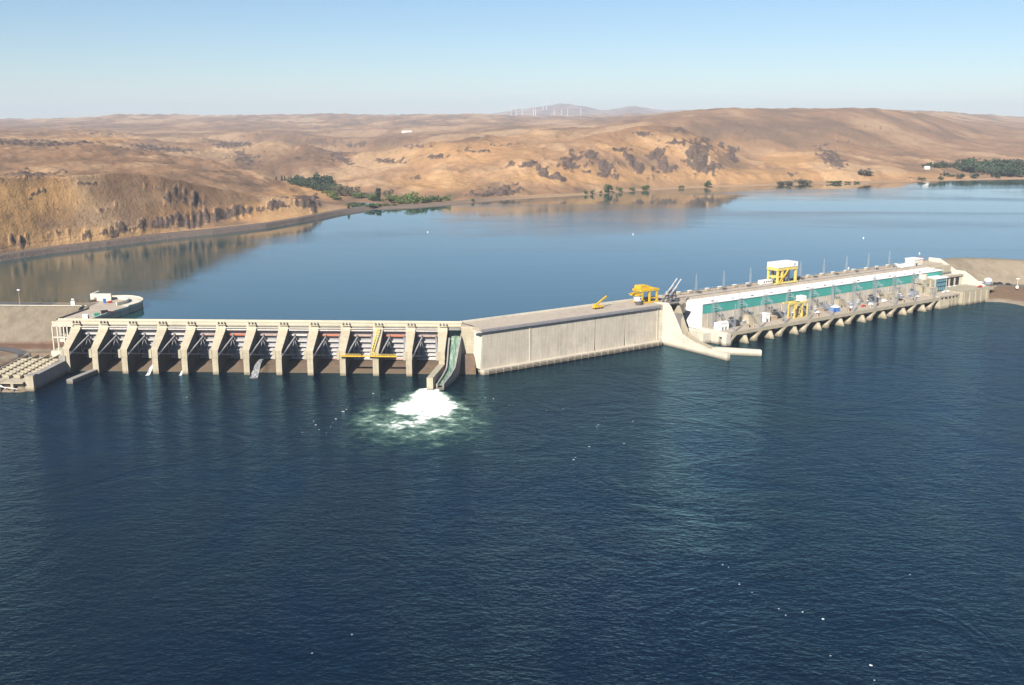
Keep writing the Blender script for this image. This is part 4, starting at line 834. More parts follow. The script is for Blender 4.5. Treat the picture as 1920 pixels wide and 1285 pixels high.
# right end of the powerhouse
b = MB(); b.hexa([(259, -4.5, -3), (272, -4.5, -3), (273, 12, -3), (259, 12, -3), (261, -1.2, 7.2), (272, -1.2, 7.2), (273, 12, 7.2), (261, 12, 7.2)]); b.build('end_buttress', M['conc'], ph)
b = MB(); b.box(262.05, 346, -.6, 25.8, 9.05, 10.4); b.build('service_deck', M['deckc'], ph)
b = MB(); b.box(274, 292, -.2, 20, -3, 7.0); b.box(262.1, 292, .8, 20, 7.0, 9.0)
for a in (263, 268.5, 274.5, 280, 285.5, 290.5): b.box(a, a + 1.6, -.5, .78, 7.05, 9.04)
for a in (276, 281, 286.5): b.box(a, a + 1.2, -.75, -.22, -3, 7.0)
b.build('intake_wall', M['conc'], ph)
b = MB(); b.box(263, 290, .3, .77, 7.1, 8.9); b.build('dark_opening', M['darkgap'], ph)
rw = thing('retaining_wall', 'ribbed pale retaining wall standing in the water at the right end of the powerhouse', 'wall', PHC, PHR)
b = MB(); b.xy([(292.2, -3.6), (334, -3.6), (346, 3), (346, 22), (292.2, 22)], -3, 11.6); b.build('wall', M['conc'], rw)
for a in (293.6, 302, 311, 320, 329):
    b = MB(); b.hexa([(a, -5.0, -3), (a + 2.4, -5.0, -3), (a + 2.4, -3.5, -3), (a, -3.5, -3), (a + .3, -4.1, 11.2), (a + 2.1, -4.1, 11.2), (a + 2.1, -3.5, 11.2), (a + .3, -3.5, 11.2)]); b.build('rib', M['conc'], rw)
b = MB(); b.box(292.4, 345.5, -3.4, -3.0, 11.6, 12.6); b.build('parapet', M['conc'], rw)
cb = thing('control_building', 'small control building with blue green glass front and flat white roof', 'building', PHC, PHR)
b = MB(); b.box(278.4, 296.2, 15.5, 25.6, 9, 22); b.build('wall', M['white'], cb)
b = MB(); b.box(277.9, 296.8, 14.7, 25.9, 22.02, 22.9); b.build('roof', M['roof'], cb)
M['cyan_glass'] = paint('blue_green_glass', (0.10, 0.27, 0.33), 0.15, 0.35, 0.6)
for i in range(5):
    for j in range(3):
        b = MB(); b.box(279.4 + i * 3.2, 282.2 + i * 3.2, 15.3, 15.48, 10.6 + 3.8 * j, 14.1 + 3.8 * j); f = b.build('window', M['cyan_glass'], cb)
        b = MB(); b.box(279.4 + i * 3.2, 282.2 + i * 3.2, 15.2, 15.29, 10.6 + 3.8 * j, 11.6 + 3.8 * j); b.build('sill_panel', M['glass'], f)
sb = thing('service_tower', 'pale concrete tower with rounded penthouse beside the glass control building', 'tower', PHC, PHR)
b = MB(); b.box(262.5, 278.3, 17.5, 25.7, 9, 22.6); b.box(273, 278.3, 15.8, 17.45, 9, 21.8); b.build('wall', M['conc'], sb)
b = MB(); b.loft([(268.5 + 4.6 * math.cos(t), 21.6 + 3.6 * math.sin(t), 22.6) for t in np.linspace(0, 6.283, 18, endpoint=False)], [(268.5 + 4.3 * math.cos(t), 21.6 + 3.3 * math.sin(t), 26.6) for t in np.linspace(0, 6.283, 18, endpoint=False)]); b.build('penthouse', M['white_conc'], sb)
for (a, z) in ((265, 12), (270, 12), (275, 15), (270, 17)):
    b = MB(); b.box(a, a + 1.6, 17.3 if a < 273 else 15.6, 17.48 if a < 273 else 15.78, z, z + 1.4); b.build('window', M['glass'], sb)
# stepped block on the embankment slope
ab = thing('stepped_abutment', 'stepped pale concrete abutment with sloping walls and three dark openings', 'abutment', PHC, PHR)
b = MB(); b.yz([(58, 5), (58, 33.0), (47, 33.0), (26, 22), (26, 5)], 331, 333.4); b.build('sloping_wall', M['white_conc'], ab)
b = MB(); b.yz([(36, 5), (36, 23.5), (25, 23.5), (4, 12), (4, 5)], 337, 339.2); b.build('sloping_wall', M['white_conc'], ab)
b = MB(); b.box(305, 331, 34, 57, 8, 28.3); b.build('upper_wall', M['conc'], ab)
b = MB(); b.box(300, 337, 25.8, 33.95, 8, 20.8); b.build('lower_wall', M['white_conc'], ab)
b = MB(); b.box(306, 337, 24.6, 25.75, 19.4, 20.9); b.build('canopy', M['deckc'], ab)
for a in (309.5, 318, 326.5):
    b = MB(); b.box(a, a + 5.2, 25.5, 25.78, 11.5, 18.6); b.build('opening', M['darkgap'], ab)
b = MB()
for a in np.arange(306, 331, 2.2): b.box(a, a + .2, 33.0, 33.2, 20.9, 22.6)
b.box(306, 331, 33.02, 33.18, 22.3, 22.6); b.box(306, 331, 33.3, 33.6, 20.9, 21.7); b.build('stair_railing', M['steel_dark'], ab)
b = MB(); b.box(312, 322, 57, 62, 29, 33.5); b.build('red_shed', M['red'], ab)
db = thing('deck_house', 'pale two storey block house on the upstream deck near the right end', 'building', PH(289, 44.5, 29.5), PHR)
b = MB(); b.box(0, 12.5, 0, 10, 0, 5.9); b.build('wall', M['white_conc'], db)
b = MB(); b.box(-.4, 12.9, -.4, 10.4, 5.92, 6.5); b.build('roof', M['white'], db)
b = MB(); b.box(2, 4, -.15, -.02, 0.1, 2.6); b.build('door', M['glass'], db)
b = MB(); b.box(-16, -.3, 1, 8, 0, 2.2); b.build('annex', M['white'], db)
sc_ = thing('site_cabin', 'long low white cabin with small windows left of the big gantry crane', 'cabin', PH(92, 51.5, 29.5), PHR)
b = MB(); b.box(0, 13.5, 0, 3.6, .2, 3.4); b.build('body', M['white'], sc_)
for i in range(4):
    b = MB(); b.box(3 + 2.6 * i, 4.2 + 2.6 * i, -.12, -.01, 1.5, 2.5); b.build('window', M['glass'], sc_)
ow = thing('hill_house', 'small white house alone on the far hillside', 'house', on_hills(763, 249, 8), R(20))
b = MB(); b.box(-24, 24, -8, 8, -6, 4); b.build('wall', M['white'], ow)
b = MB(); b.xz([(-25, 4.1), (25, 4.1), (20, 8), (-20, 8)], -9, 9); b.build('roof', M['white'], ow)

# ------------------------------------------------------------------ lattice masts along the powerhouse
def lattice(b, x, y, z0, z1, w0, w1, n, t=0.2):
    hs = np.linspace(z0, z1, n + 1); wd = lambda z: w0 + (w1 - w0) * (z - z0) / (z1 - z0)
    cr = [(-1, -1), (1, -1), (1, 1), (-1, 1)]
    for i, j in cr: b.bar((x + i * w0 / 2, y + j * w0 / 2, z0), (x + i * w1 / 2, y + j * w1 / 2, z1), t)
    for k in range(n):
        a, c = wd(hs[k]) / 2, wd(hs[k + 1]) / 2
        for q in range(4):
            (i, j), (i2, j2) = cr[q], cr[(q + 1) % 4]
            b.bar((x + i * a, y + j * a, hs[k]), (x + i2 * c, y + j2 * c, hs[k + 1]), t * .6)
            b.bar((x + i * c, y + j * c, hs[k + 1]), (x + i2 * c, y + j2 * c, hs[k + 1]), t * .6)
def mast_proto(name, loc, zt_, w0, t_=.12):
    t = thing(name, 'x', 'lattice mast', loc, PHR)
    b = MB(); lattice(b, 0, 0, 0, zt_, w0, w0 * .8, 10, t_); b.build('lattice', M['lattice'], t)
    b = MB(); lattice(b, 0, 0, zt_, zt_ + 5.5, w0 * .8, .15, 3, .08); b.build('peak', M['lattice'], t)
    return t
FM = mast_proto('lattice_mast', PH(8, .9, 9), 15.5, 1.3); RM = mast_proto('lattice_mast', PH(8, 22.6, 9), 23.5, 1.7)
b = MB(); b.bar((0.9, -1, 18.0), (.9, -20.6, 3), .22); b.bar((2.6, -1, 18.0), (2.6, -20.6, 3), .22); b.build('brace', M['lattice'], RM)
b = MB(); b.box(-.3, .3, -9, 0, 15.4, 15.7); b.bar((0, -.9, 13), (0, -8, 15.4), .2); b.build('cross_arm', M['lattice'], RM)
NTH = ['leftmost', 'second', 'third', 'fourth', 'fifth', 'sixth', 'seventh', 'eighth', 'ninth', 'rightmost']
for k in range(10):
    f = FM if k == 0 else copy_tree(FM); f.location = PH(8 + 27.5 * k, .9, 9); cnt = '' if k in (0, 9) else ' from the left'
    f['label'] = f'short grey lattice mast at the water edge of the deck, {NTH[k]}{cnt}'; f['group'] = 'lattice masts along the deck edge'
    r2 = RM if k == 0 else copy_tree(RM); r2.location = PH(8 + 27.5 * k, 22.6, 9)
    r2['label'] = f'tall grey lattice mast close to the teal wall, {NTH[k]}{cnt}'; r2['group'] = 'lattice masts along the powerhouse wall'
UM = mast_proto('lattice_mast', PH(30, 55.4, 29.5), 9, 1.3, .10)
for k in range(9):
    u = UM if k == 0 else copy_tree(UM); u.location = PH(22 + 30.5 * k, 55.4, 29.5)
    u['label'] = f'thin pale mast on the upstream deck, {["leftmost","second","third","fourth","fifth","sixth","seventh","eighth","rightmost"][k]}' + ('' if k in (0, 8) else ' from the left'); u['group'] = 'masts on the upstream deck'

# ------------------------------------------------------------------ cranes
bc = thing('gantry_crane', 'large yellow gantry crane with a long white machine house on the upstream deck', 'gantry crane', PH(101.5, 44.2, 29.7), PHR)
for x in (1.2, 6.4, 23.0):
    for y in (0, 9.6):
        b = MB(); b.box(x - .8, x + .8, y - .8, y + .8, 1.5, 11.2); b.build('leg', M['pale_yellow'], bc)
for y in (0, 9.6):
    b = MB(); b.box(-1.4, 25.4, y - .8, y + .8, .3, 1.48); b.build('bogie', M['pale_yellow'], bc)
    b = MB(); b.box(-.2, 24.4, y - 1, y + 1, 11.22, 13.6); b.build('girder', M['pale_yellow'], bc)
b = MB()
for x in (0.7, 23.4): b.box(x - .8, x + .8, 1.02, 8.58, 11.3, 13.5)
b.box(2.02, 5.58, -.5, .5, 5.6, 6.5)
for x in (1.2, 6.4): b.box(x - .6, x + .6, .82, 8.78, 5.4, 6.4)
b.build('end_tie', M['pale_yellow'], bc)
b = MB(); b.bar((7.0, -1.2, 5.6), (13, -1.2, 12.4), 1.0, .8); b.bar((2.0, -1.2, 1.6), (5.8, -1.2, 5.6), .6); b.build('brace', M['yellow'], bc)
b = MB(); b.box(.6, 23.8, -1.3, 10.9, 13.62, 17.4); b.build('machine_house', M['white'], bc)
b = MB(); b.box(19.4, 20.2, -1.45, -1.32, 14.4, 16.2); b.build('house_door', M['steel_dark'], bc)
for x in (9.4, 15.2):
    b = MB(); b.box(x, x + 4.8, 3.6, 6.2, 1.2, 11.0); b.build('stoplog_rack', M['grey_paint'], bc)
sg = thing('gantry_crane', 'bright yellow gantry crane with a jib and white cab standing on the straight dam wall', 'gantry crane', PH(-51, 41, 29.5), PHR)
for x in (5.0, 12.2, 19.5):
    for y in (0.8, 9):
        b = MB(); b.box(x - .6, x + .6, y - .6, y + .6, 0.9, 8.8); b.build('leg', M['yellow'], sg)
b = MB()
for y in (.8, 9): b.box(3.4, 21, y - .7, y + .7, .1, .88); b.box(3.4, 21, y - .8, y + .8, 8.82, 10.28)
b.box(4.4, 5.8, 1.61, 8.19, 8.9, 10.2); b.box(18.8, 20.2, 1.61, 8.19, 8.9, 10.2); b.bar((12.2, .6, 3.5), (19.5, .6, 3.5), .6); b.build('frame', M['yellow'], sg)
b = MB(); b.xz([(4.0, 10.3), (12.0, 10.3), (12.6, 10.8), (12.6, 12.3), (11.6, 13.0), (4.8, 13.0), (4.0, 12.4)], 1.4, 8.4); b.build('machine_house', M['yellow'], sg)
b = MB(); b.bar((4, 4, 8.0), (-4.2, 1.6, 8.4), 2.0, 1.1); b.box(-1.5, 4.0, .4, 7, 6.2, 7.4); b.bar((-4.2, 1.6, 8.4), (-7.6, .6, 8.7), 1.0, .6); b.build('jib', M['yellow'], sg)
b = MB(); b.box(-2.6, 1.2, -2.4, 1.2, 2.9, 5.7); b.build('cab', M['white'], sg)
b = MB(); b.box(.2, 1.22, -2.52, -2.42, 4.1, 5.3); b.build('cab_window', M['glass'], sg)
b = MB(); b.tube((.2, -1.2, .02), (.2, -1.2, 2.85), 2.3, 2.7, 12); b.build('hopper', M['steel_dark'], sg)
tc = thing('gantry_crane', 'small pale yellow gantry crane with white box on the tailrace deck', 'gantry crane', PH(84, 9.5, 9), PHR)
for x in (0, 9, 15):
    for y in (0, 6):
        b = MB(); b.box(x - .5, x + .5, y - .5, y + .5, .5, 11.6); b.build('leg', M['pale_yellow'], tc)
b = MB()
for y in (0, 6): b.box(-6.5, 16.2, y - .6, y + .6, 11.62, 12.9); b.box(-1, 16, y - .5, y + .5, .05, .48)
b.box(-.4, .4, .6, 5.4, 11.7, 12.8); b.box(14.6, 15.4, .6, 5.4, 11.7, 12.8); b.build('frame', M['pale_yellow'], tc)
b = MB(); b.box(8, 13.5, .2, 5.8, 12.92, 17); b.build('hoist_box', M['white'], tc)
b = MB(); b.bar((-6, 0, 12), (0, 0, 8.6), .5); b.build('brace', M['pale_yellow'], tc)
mc = thing('mobile_crane', 'small yellow mobile crane with raised boom on the straight dam wall', 'mobile crane', PH(-86, 45, 29.5), PHR)
b = MB(); b.box(-3, 5, -1.3, 1.3, .9, 2.2); b.box(-2.2, .2, -1.2, 1.2, 2.2, 3.6); b.build('body', M['yellow'], mc)
b = MB(); b.bar((-.5, 0, 3.0), (11, 2.5, 7.6), 1.0, 1.1); b.build('boom', M['yellow'], mc)
for x in (-2, 1.2, 4):
    for y in (-1.2, 1.2): b = MB(); b.tube((x, y - .25, .62), (x, y + .25, .62), .6, None, 10); b.build('wheel', M['black'], mc)

# ------------------------------------------------------------------ transformer yard on the tailrace deck
def transformer(a, y, label, m_):
    t = thing('transformer', label, 'transformer', PH(a, y, 9), PHR, 'transformers on the tailrace deck')
    b = MB(); b.box(-4, 4, -2, 2, .4, 4.6); b.box(-4.4, 4.4, -2.3, 2.3, .02, .4); b.build('tank', m_, t)
    for x in np.linspace(-3.4, 3.4, 5): b = MB(); b.box(x - .5, x + .5, -3.2, -2.05, .9, 4.2); b.build('radiator', m_, t)
    for x in (-2.6, 0, 2.6): b = MB(); b.tube((x, 0, 4.6), (x, 0, 7.6), .34, .18); b.ball((x, 0, 7.6), .3, .3, .3, 8, 5); b.build('bushing', M['steel_dark'], t)
    b = MB(); b.tube((-3.8, 1.2, 6.0), (1.4, 1.2, 6.0), .7, None, 10); b.bar((-2.5, 1.2, 4.6), (-2.5, 1.2, 5.6), .4); b.build('conservator', m_, t)
transformer(24, 17, 'dark grey transformer nearest the left end of the powerhouse', M['transformer'])
transformer(77, 20, 'dark grey transformer left of the small pale yellow gantry crane', M['transformer'])
transformer(133, 20, 'mid grey transformer behind the blue container', M['grey_paint'])
transformer(196, 20, 'black transformer in the middle of the right half of the deck', M['transformer'])
transformer(253, 20, 'pale grey transformer close to the concrete service tower', M['grey_paint'])
def shed(name, label, cat, a, y, lx, ly, h, m_, doors=1, gable=0.0, z=9.0):
    t = thing(name, label, cat, PH(a, y, z), PHR)
    b = MB(); b.box(0, lx, 0, ly, 0.02, h); b.build('wall', m_, t)
    b = MB()
    if gable: b.yz([(-.3, h + .02), (ly + .3, h + .02), (ly / 2, h + gable)], -.3, lx + .3)
    else: b.box(-.2, lx + .2, -.2, ly + .2, h + .02, h + .3)
    b.build('roof', M['white'] if m_ is M['white'] else m_, t)
    for i in range(doors):
        b = MB(); x = lx * (i + 1) / (doors + 1); b.box(x - .5, x + .5, -.12, -.01, .1, 2.3); b.build('door', M['glass'], t)
    return t
shed('equipment_shed', 'white shed with dark door on the left end of the tailrace deck', 'shed', 3, 10.5, 9.5, 6, 5.2, M['white'], 2, .9)
shed('equipment_shed', 'white narrow shed between the two left transformers', 'shed', 55, 13, 5, 6, 6.2, M['white'], 1)
shed('fire_wall_block', 'beige concrete block house with sloping end left of the narrow white shed', 'block house', 39, 15, 14, 6, 6.0, M['conc'], 0)
shed('fan_unit', 'dark round fan unit on the beige block house', 'fan', 43, 17, 3, 3, 1.6, M['steel_dark'], 0, 0, 15.35)
shed('brick_hut', 'tan hut behind the small pale yellow gantry crane', 'hut', 101, 16, 8, 6, 5.8, M['tan'], 1)
shed('pump_house', 'tan low pump house left of the second white car', 'pump house', 150, 19, 8, 5, 6.4, M['conc'], 1)
shed('equipment_shed', 'beige shed right of the black transformer', 'shed', 214, 18.5, 11, 6, 5.4, M['conc'], 1)
shed('equipment_shed', 'long beige shed at the foot of the service tower', 'shed', 264, 10.5, 11, 6, 5.2, M['conc'], 2, 0, 10.4)
shed('valve_cabinet', 'small orange tan cabinet right of the narrow white shed', 'cabinet', 64, 15, 7, 3, 2.6, M['tan'], 0)
shed('valve_cabinet', 'small pinkish cabinet right of the white pickup truck', 'cabinet', 122, 17, 8, 3, 2.4, M['tan'], 0)
def row(name, label, cat, group, parts, spots, z):
    p0 = None
    for a, y, r in spots:
        if p0 is None:
            p0 = thing(name, label, cat, PH(a, y, z), PHR + R(r), group); o = p0
            for pn, m_, bx in parts: b = MB(); [b.box(*q) for q in bx]; b.build(pn, m_, p0)
        else: o = copy_tree(p0)
        o.location = PH(a, y, z); o.rotation_euler = (0, 0, PHR + R(r))
row('equipment_box', 'small pale equipment box in the row along the upstream deck edge', 'equipment box', 'equipment boxes on the upstream deck', [('body', M['conc'], [(0, 3.2, 0, 1.8, .02, 2.0)]), ('lid', M['white'], [(-.1, 3.3, -.1, 1.9, 2.02, 2.25)])], [(a, 54.8, 0) for a in (2, 14, 33, 47, 64, 79, 140, 153, 171, 186, 203, 214, 232, 247, 263, 276)], 29.5)
row('gate_hoist_unit', 'dark square hoist unit on the upstream deck beside the crane rail', 'hoist unit', 'hoist units on the upstream deck', [('base', M['grey_conc'], [(0, 5, 0, 2.4, .02, .7)]), ('drum_housing', M['steel_dark'], [(.6, 2.2, .3, 2.1, .72, 2.0), (2.8, 4.4, .3, 2.1, .72, 1.7)])], [(a, 49, 0) for a in (18, 45.5, 73, 138, 155, 183, 210, 238, 265)], 29.5)
row('breaker_cabinet', 'grey cabinet with pale top in the rows along the powerhouse wall', 'cabinet', 'cabinets along the powerhouse wall', [('body', M['grey_paint'], [(0, 2.2, 0, 1.6, .02, 2.6), (2.5, 4.0, 0, 1.6, .02, 2.1)]), ('top', M['white'], [(-.1, 2.3, -.1, 1.7, 2.62, 2.85)])], [(a, 23.2, 0) for a in (14, 33, 50, 67, 88, 112, 126, 145, 168, 182, 209, 240)] + [(a, 17.5, 0) for a in (16, 36, 60, 69, 92, 119, 141, 164, 173, 186, 233, 244)], 9.0)
row('cable_spool', 'brown cable spool lying on the open part of the tailrace deck', 'cable spool', 'cable spools on the tailrace deck', [('drum', M['tan'], [(-.9, .9, -.6, .6, .02, 1.5)]), ('flange', M['rusty'], [(-1.1, 1.1, -.8, -.62, .02, 1.8), (-1.1, 1.1, .62, .8, .02, 1.8)])], [(a, y, r) for a, y, r in ((30, 7, 10), (34, 6, 40), (71, 8, 70), (108, 6, 20), (112, 7.5, 60), (147, 6, 0), (176, 7, 30), (188, 8, 75), (219, 6, 15), (236, 7, 50))], 9.0)
bt = thing('canopy_tent', 'blue box tent with white peaked top at the deck edge', 'tent', PH(133.5, 9.5, 9), PHR)
b = MB(); b.box(0, 6, 0, 5, 0.02, 3.4); b.build('side_panel', M['blue'], bt)
b = MB(); b.add([(-.3, -.3, 3.42), (6.3, -.3, 3.42), (6.3, 5.3, 3.42), (-.3, 5.3, 3.42), (3, 2.5, 5.6)], [(0, 1, 4), (1, 2, 4), (2, 3, 4), (3, 0, 4), (3, 2, 1, 0)]); b.build('top', M['white'], bt)
tk = thing('storage_tank', 'grey round tank lying beside the beige shed', 'tank', PH(228, 17, 9), PHR)
b = MB(); b.tube((0, 0, 2.6), (0, 6, 2.6), 2.4, None, 16); b.build('shell', M['grey_conc'], tk)
b = MB(); b.box(-2, 2, .6, 1.2, 0, 1.2); b.box(-2, 2, 4.8, 5.4, 0, 1.2); b.build('saddle', M['steel_dark'], tk)
wt = thing('white_dome_tank', 'white round domed tank beside the road at the right end', 'tank', at(1852, 533, 10.6), 0)
b = MB(); b.tube((0, 0, 0), (0, 0, 3.4), 3.4, None, 18); b.build('shell', M['grey_paint'], wt)
b = MB(); b.ball((0, 0, 3.42), 3.6, 3.6, 2.6, 18, 8); b.build('dome', M['white'], wt)

# vehicles
def car(label, loc, rz, m_, kind='car', group=None):
    t = thing({'car': 'car', 'truck': 'pickup_truck', 'van': 'van'}[kind], label, {'car': 'car', 'truck': 'pickup truck', 'van': 'van'}[kind], loc, rz, group)
    L = {'car': 4.7, 'truck': 5.6, 'van': 5.8}[kind]
    pr = {'car': [(0, .35), (L, .35), (L, .85), (L - 1, 1.0), (L - 1.6, 1.48), (1.0, 1.5), (.3, 1.0), (0, .9)],
          'truck': [(0, .5), (L, .5), (L, 1.1), (L - 1.3, 1.2), (L - 1.9, 1.85), (2.4, 1.85), (2.2, 1.15), (0, 1.15)],
          'van': [(0, .4), (L, .4), (L, 1.2), (L - .9, 1.4), (L - 1.5, 2.3), (.2, 2.35), (0, 2.0)]}[kind]
    b = MB(); b.xz(pr, -.9, .9); b.build('body', m_, t)
    b = MB(); x0, x1 = {'car': (1.1, L - 1.7), 'truck': (2.5, L - 2.0), 'van': (L - 3, L - 1.6)}[kind]; zt_ = {'car': 1.42, 'truck': 1.76, 'van': 2.1}[kind]
    for y in (-.92, .9): b.box(x0, x1, y, y + .02, zt_ - .4, zt_)
    b.build('window', M['glass'], t)
    for x in (.95, L - .95):
        for y in (-.85, .85): b = MB(); b.tube((x, y - .12, .34), (x, y + .12, .34), .34, None, 10); b.build('wheel', M['black'], t)
    return t
car('white pickup truck between the tan hut and the pinkish cabinet', PH(115, 14, 9), PHR, M['white'], 'truck')
car('white car at the right of the tan pump house', PH(158, 13, 9), PHR, M['white'])
car('white car parked left in front of the glass control building', PH(282, 9.5, 10.4), PHR, M['white'])
car('white car parked right in front of the glass control building', PH(289, 9.5, 10.4), PHR, M['white'])
car('white van beside the black transformer', PH(204, 15.5, 9), PHR, M['white'], 'van')
for k, (a, l_) in enumerate(((302, 'white car under the canopy, left of three beside the dark openings'), (310, 'white car under the canopy, middle of three beside the dark openings'), (318, 'white car under the canopy, right of three beside the dark openings'))): car(l_, PH(a, 21.5, 10.45), PHR, M['white'])
car('white van at the top of the retaining wall left of the domed tank', at(1836, 533, 11.7), PHR, M['white'], 'van')
car('red truck parked on the retaining wall', at(1834, 539.5, 11.65), PHR, M['red'], 'truck')
car('white car parked beside the red truck on the retaining wall', at(1842, 537, 11.65), PHR, M['white'])
for px, py, l_ in ((1862, 532.5, 'dark car parked on the bank road next to the domed tank'), (1870, 532, 'dark car parked second along the bank road'), (1886, 534, 'black car parked alone farther along the bank road')): car(l_, at(px, py, 10.6), R(-5), M['black'])
bl = thing('lamp_post', 'lone white lamp post beside the bank road at the right edge', 'lamp post', at(1907, 541, 9.6), 0)
b = MB(); b.tube((0, 0, 0), (0, 0, 9), .16, .1); b.build('pole', M['white'], bl)
b = MB(); b.box(-1.6, 1.6, -.3, .3, 8.6, 9.2); b.build('lamp_head', M['white'], bl)
b = MB(); b.box(-1.2, .8, -.8, .8, 0, 2.4); b.build('cabinet', M['white'], bl)
car('white pickup truck parked right of the small pale yellow gantry crane', PH(90.5, 18, 9), PHR, M['white'], 'truck')
car('small red car alone on the middle of the tailrace deck', PH(171, 12, 9), PHR, M['red'], 'car')
car('white van parked right of the small red car', PH(181, 12, 9), PHR, M['white'], 'van')
car('black car parked in front of the right beige shed', PH(222, 12, 9), PHR, M['black'], 'car')
car('white pickup truck parked left of the service tower', PH(247, 13, 9), PHR, M['white'], 'truck')
# things on the curved pier
gb = thing('guard_booth', 'small white booth on the curved pier at the spillway end', 'booth', SP(-122.6, 6.2, 29.5), SPR)
b = MB(); b.box(-1.6, 1.6, 3, 5.6, 0.02, 3.4); b.build('wall', M['white'], gb)
b = MB(); b.box(-1.8, 1.8, 2.8, 5.8, 3.42, 3.7); b.build('roof', M['white'], gb)
b = MB(); b.box(1.61, 1.7, 4, 5, .1, 2.4); b.build('door', M['glass'], gb)
def bin_(name, label, cat, u, v, lx, ly, h, m_):
    t = thing(name, label, cat, SP(u, v, 29.35), R(38))
    b = MB(); b.hexa([(.3, .2, .02), (lx - .3, .2, .02), (lx - .3, ly - .2, .02), (.3, ly - .2, .02), (0, 0, h), (lx, 0, h), (lx, ly, h), (0, ly, h)]); b.build('body', m_, t)
    b = MB(); b.box(-.1, lx + .1, -.1, ly + .1, h + .02, h + .25); b.build('lid', m_, t)
bin_('container', 'green container on the curved pier road', 'container', -121.0, 20, 3.6, 2.2, 2.2, M['green'])
bin_('container', 'black container behind the green one on the curved pier', 'container', -119.5, 28, 4.2, 2.6, 2.6, M['black'])
car('red car parked on the curved pier beside the black container', SP(-118.4, 33, 29.36), R(50), M['red'])
bin_('container', 'dark red skip against the white end wall of the curved pier', 'container', -148.5, 76, 4, 2.2, 1.5, M['rusty'])
bin_('container', 'blue container by the white end wall of the curved pier', 'container', -137.5, 72, 2.0, 2.0, 3.0, M['blue'])
bin_('container', 'small red container right of the blue one', 'container', -134.0, 72.5, 2.6, 1.6, 1.3, M['red'])
def lamp(label, loc, h):
    t = thing('lamp_post', label, 'lamp post', loc, 0)
    b = MB(); b.tube((0, 0, 0), (0, 0, h), .22, .12); b.build('pole', M['pale_dirt'], t)
    b = MB(); b.box(-.9, .9, -.5, .5, h, h + .6); b.build('lamp_head', M['white'], t)
    return t
lamp('tall thin lamp post on the left crest road', at(38, 577, 29.5), 12.5)
t_ = lamp('short post with a white box beside the left crest road', at(138, 579, 29.5), 6.5)
b = MB(); b.box(-1.3, 1.3, -.8, .8, 2.6, 5.6); b.build('box', M['white'], t_)
sp_ = MB(); sp_.tube((0, 0, 0), (0, 0, 2), .7, .7, 10); sp_.ball((0, 0, 2.4), 1, 1, .7, 10, 6)
o = sp_.build('marker_buoy', M['pink_girder'], None, True, at(101, 610, 24), 0); tag(o, 'pinkish round marker on the left gravel slope', 'marker')
rl = MB()
for u in np.arange(-420, -144, 2.0): rl.box(u - .1, u + .1, -.1, .1, 0, 1.0)
rl.box(-420, -144, -.2, -.05, .5, 1.0)
o = rl.build('guard_rail', M['white_conc'], None, False, SP(0, 58.4, 29.45), SPR); tag(o, 'pale guard rail along the left crest road', 'guard rail')

# ------------------------------------------------------------------ buoys on the reservoir
BU = thing('buoy', 'x', 'buoy', (0, 0, 25), 0, 'buoys on the reservoir')
b = MB(); b.ball((0, 0, .5), 1.7, 1.7, 1.3, 12, 7); b.build('float', M['white'], BU, True)
b = MB(); b.tube((0, 0, 1.4), (0, 0, 3.4), .7, .3, 8); b.build('top_mark', M['white'], BU)
for k, (px, py, l_) in enumerate(((802, 436, 'white buoy far left on the open reservoir'), (1187, 440, 'white buoy in the middle of the reservoir above the small yellow crane'), (1619, 447, 'white buoy on the reservoir above the powerhouse'), (1439, 533, 'white buoy just behind the long powerhouse deck'), (1591, 504, 'white buoy close behind the right half of the powerhouse'), (1724, 476, 'white buoy above the pale deck house'))):
    o = BU if k == 0 else copy_tree(BU); o.location = at(px, py, 25); o['label'] = l_; o.scale = (.48, .48, .48)

# ------------------------------------------------------------------ wind turbines on the far plateau
WT_ = thing('wind_turbine', 'x', 'wind turbine', (0, 0, 0), 0, 'wind turbines on the skyline')
b = MB(); b.tube((0, 0, -15), (0, 0, 85), 4.2, 2.6, 10); b.build('tower', M['white'], WT_)
b = MB(); b.box(-3, 3, -8, 6, 84, 90); b.build('nacelle', M['white'], WT_)
for k in range(3):
    t = R(90 + 120 * k); b = MB(); b.bar((2 * math.cos(t), -8.5, 87 + 2 * math.sin(t)), (46 * math.cos(t), -8.5, 87 + 46 * math.sin(t)), 3.0, 1.2); b.build('blade', M['white'], WT_)
tb = [(958, 12500, 217), (968, 12500, 218), (979, 12500, 218), (1000, 12500, 218.5), (1004, 12500, 218.5), (1018, 19500, 205), (1025, 19500, 204), (1039, 12500, 221), (1053, 12500, 221), (1064, 12500, 221), (1089, 12500, 221)]
tl = ['left end of the row below the blue mountain', 'second in the row below the blue mountain', 'third in the row below the blue mountain', 'left one of a close pair', 'right one of a close pair', 'left one high on the mountain flank', 'right one high on the mountain flank', 'left of the four below the mountain top', 'second of the four below the mountain top', 'third of the four below the mountain top', 'last one at the right']
for k, ((px, dd, py), l_) in enumerate(zip(tb, tl)):
    az, sl_ = ray(px, py); o = WT_ if k == 0 else copy_tree(WT_)
    o.location = (dd * math.sin(az), dd * math.cos(az), H + sl_ * dd); o.rotation_euler = (0, 0, R(rng.uniform(-30, 30))); s = 0.85 if dd < 15000 else 1.2; o.scale = (s, s, s)
    for ch_ in o.children:
        pass
    o['label'] = 'white wind turbine on the skyline, ' + l_

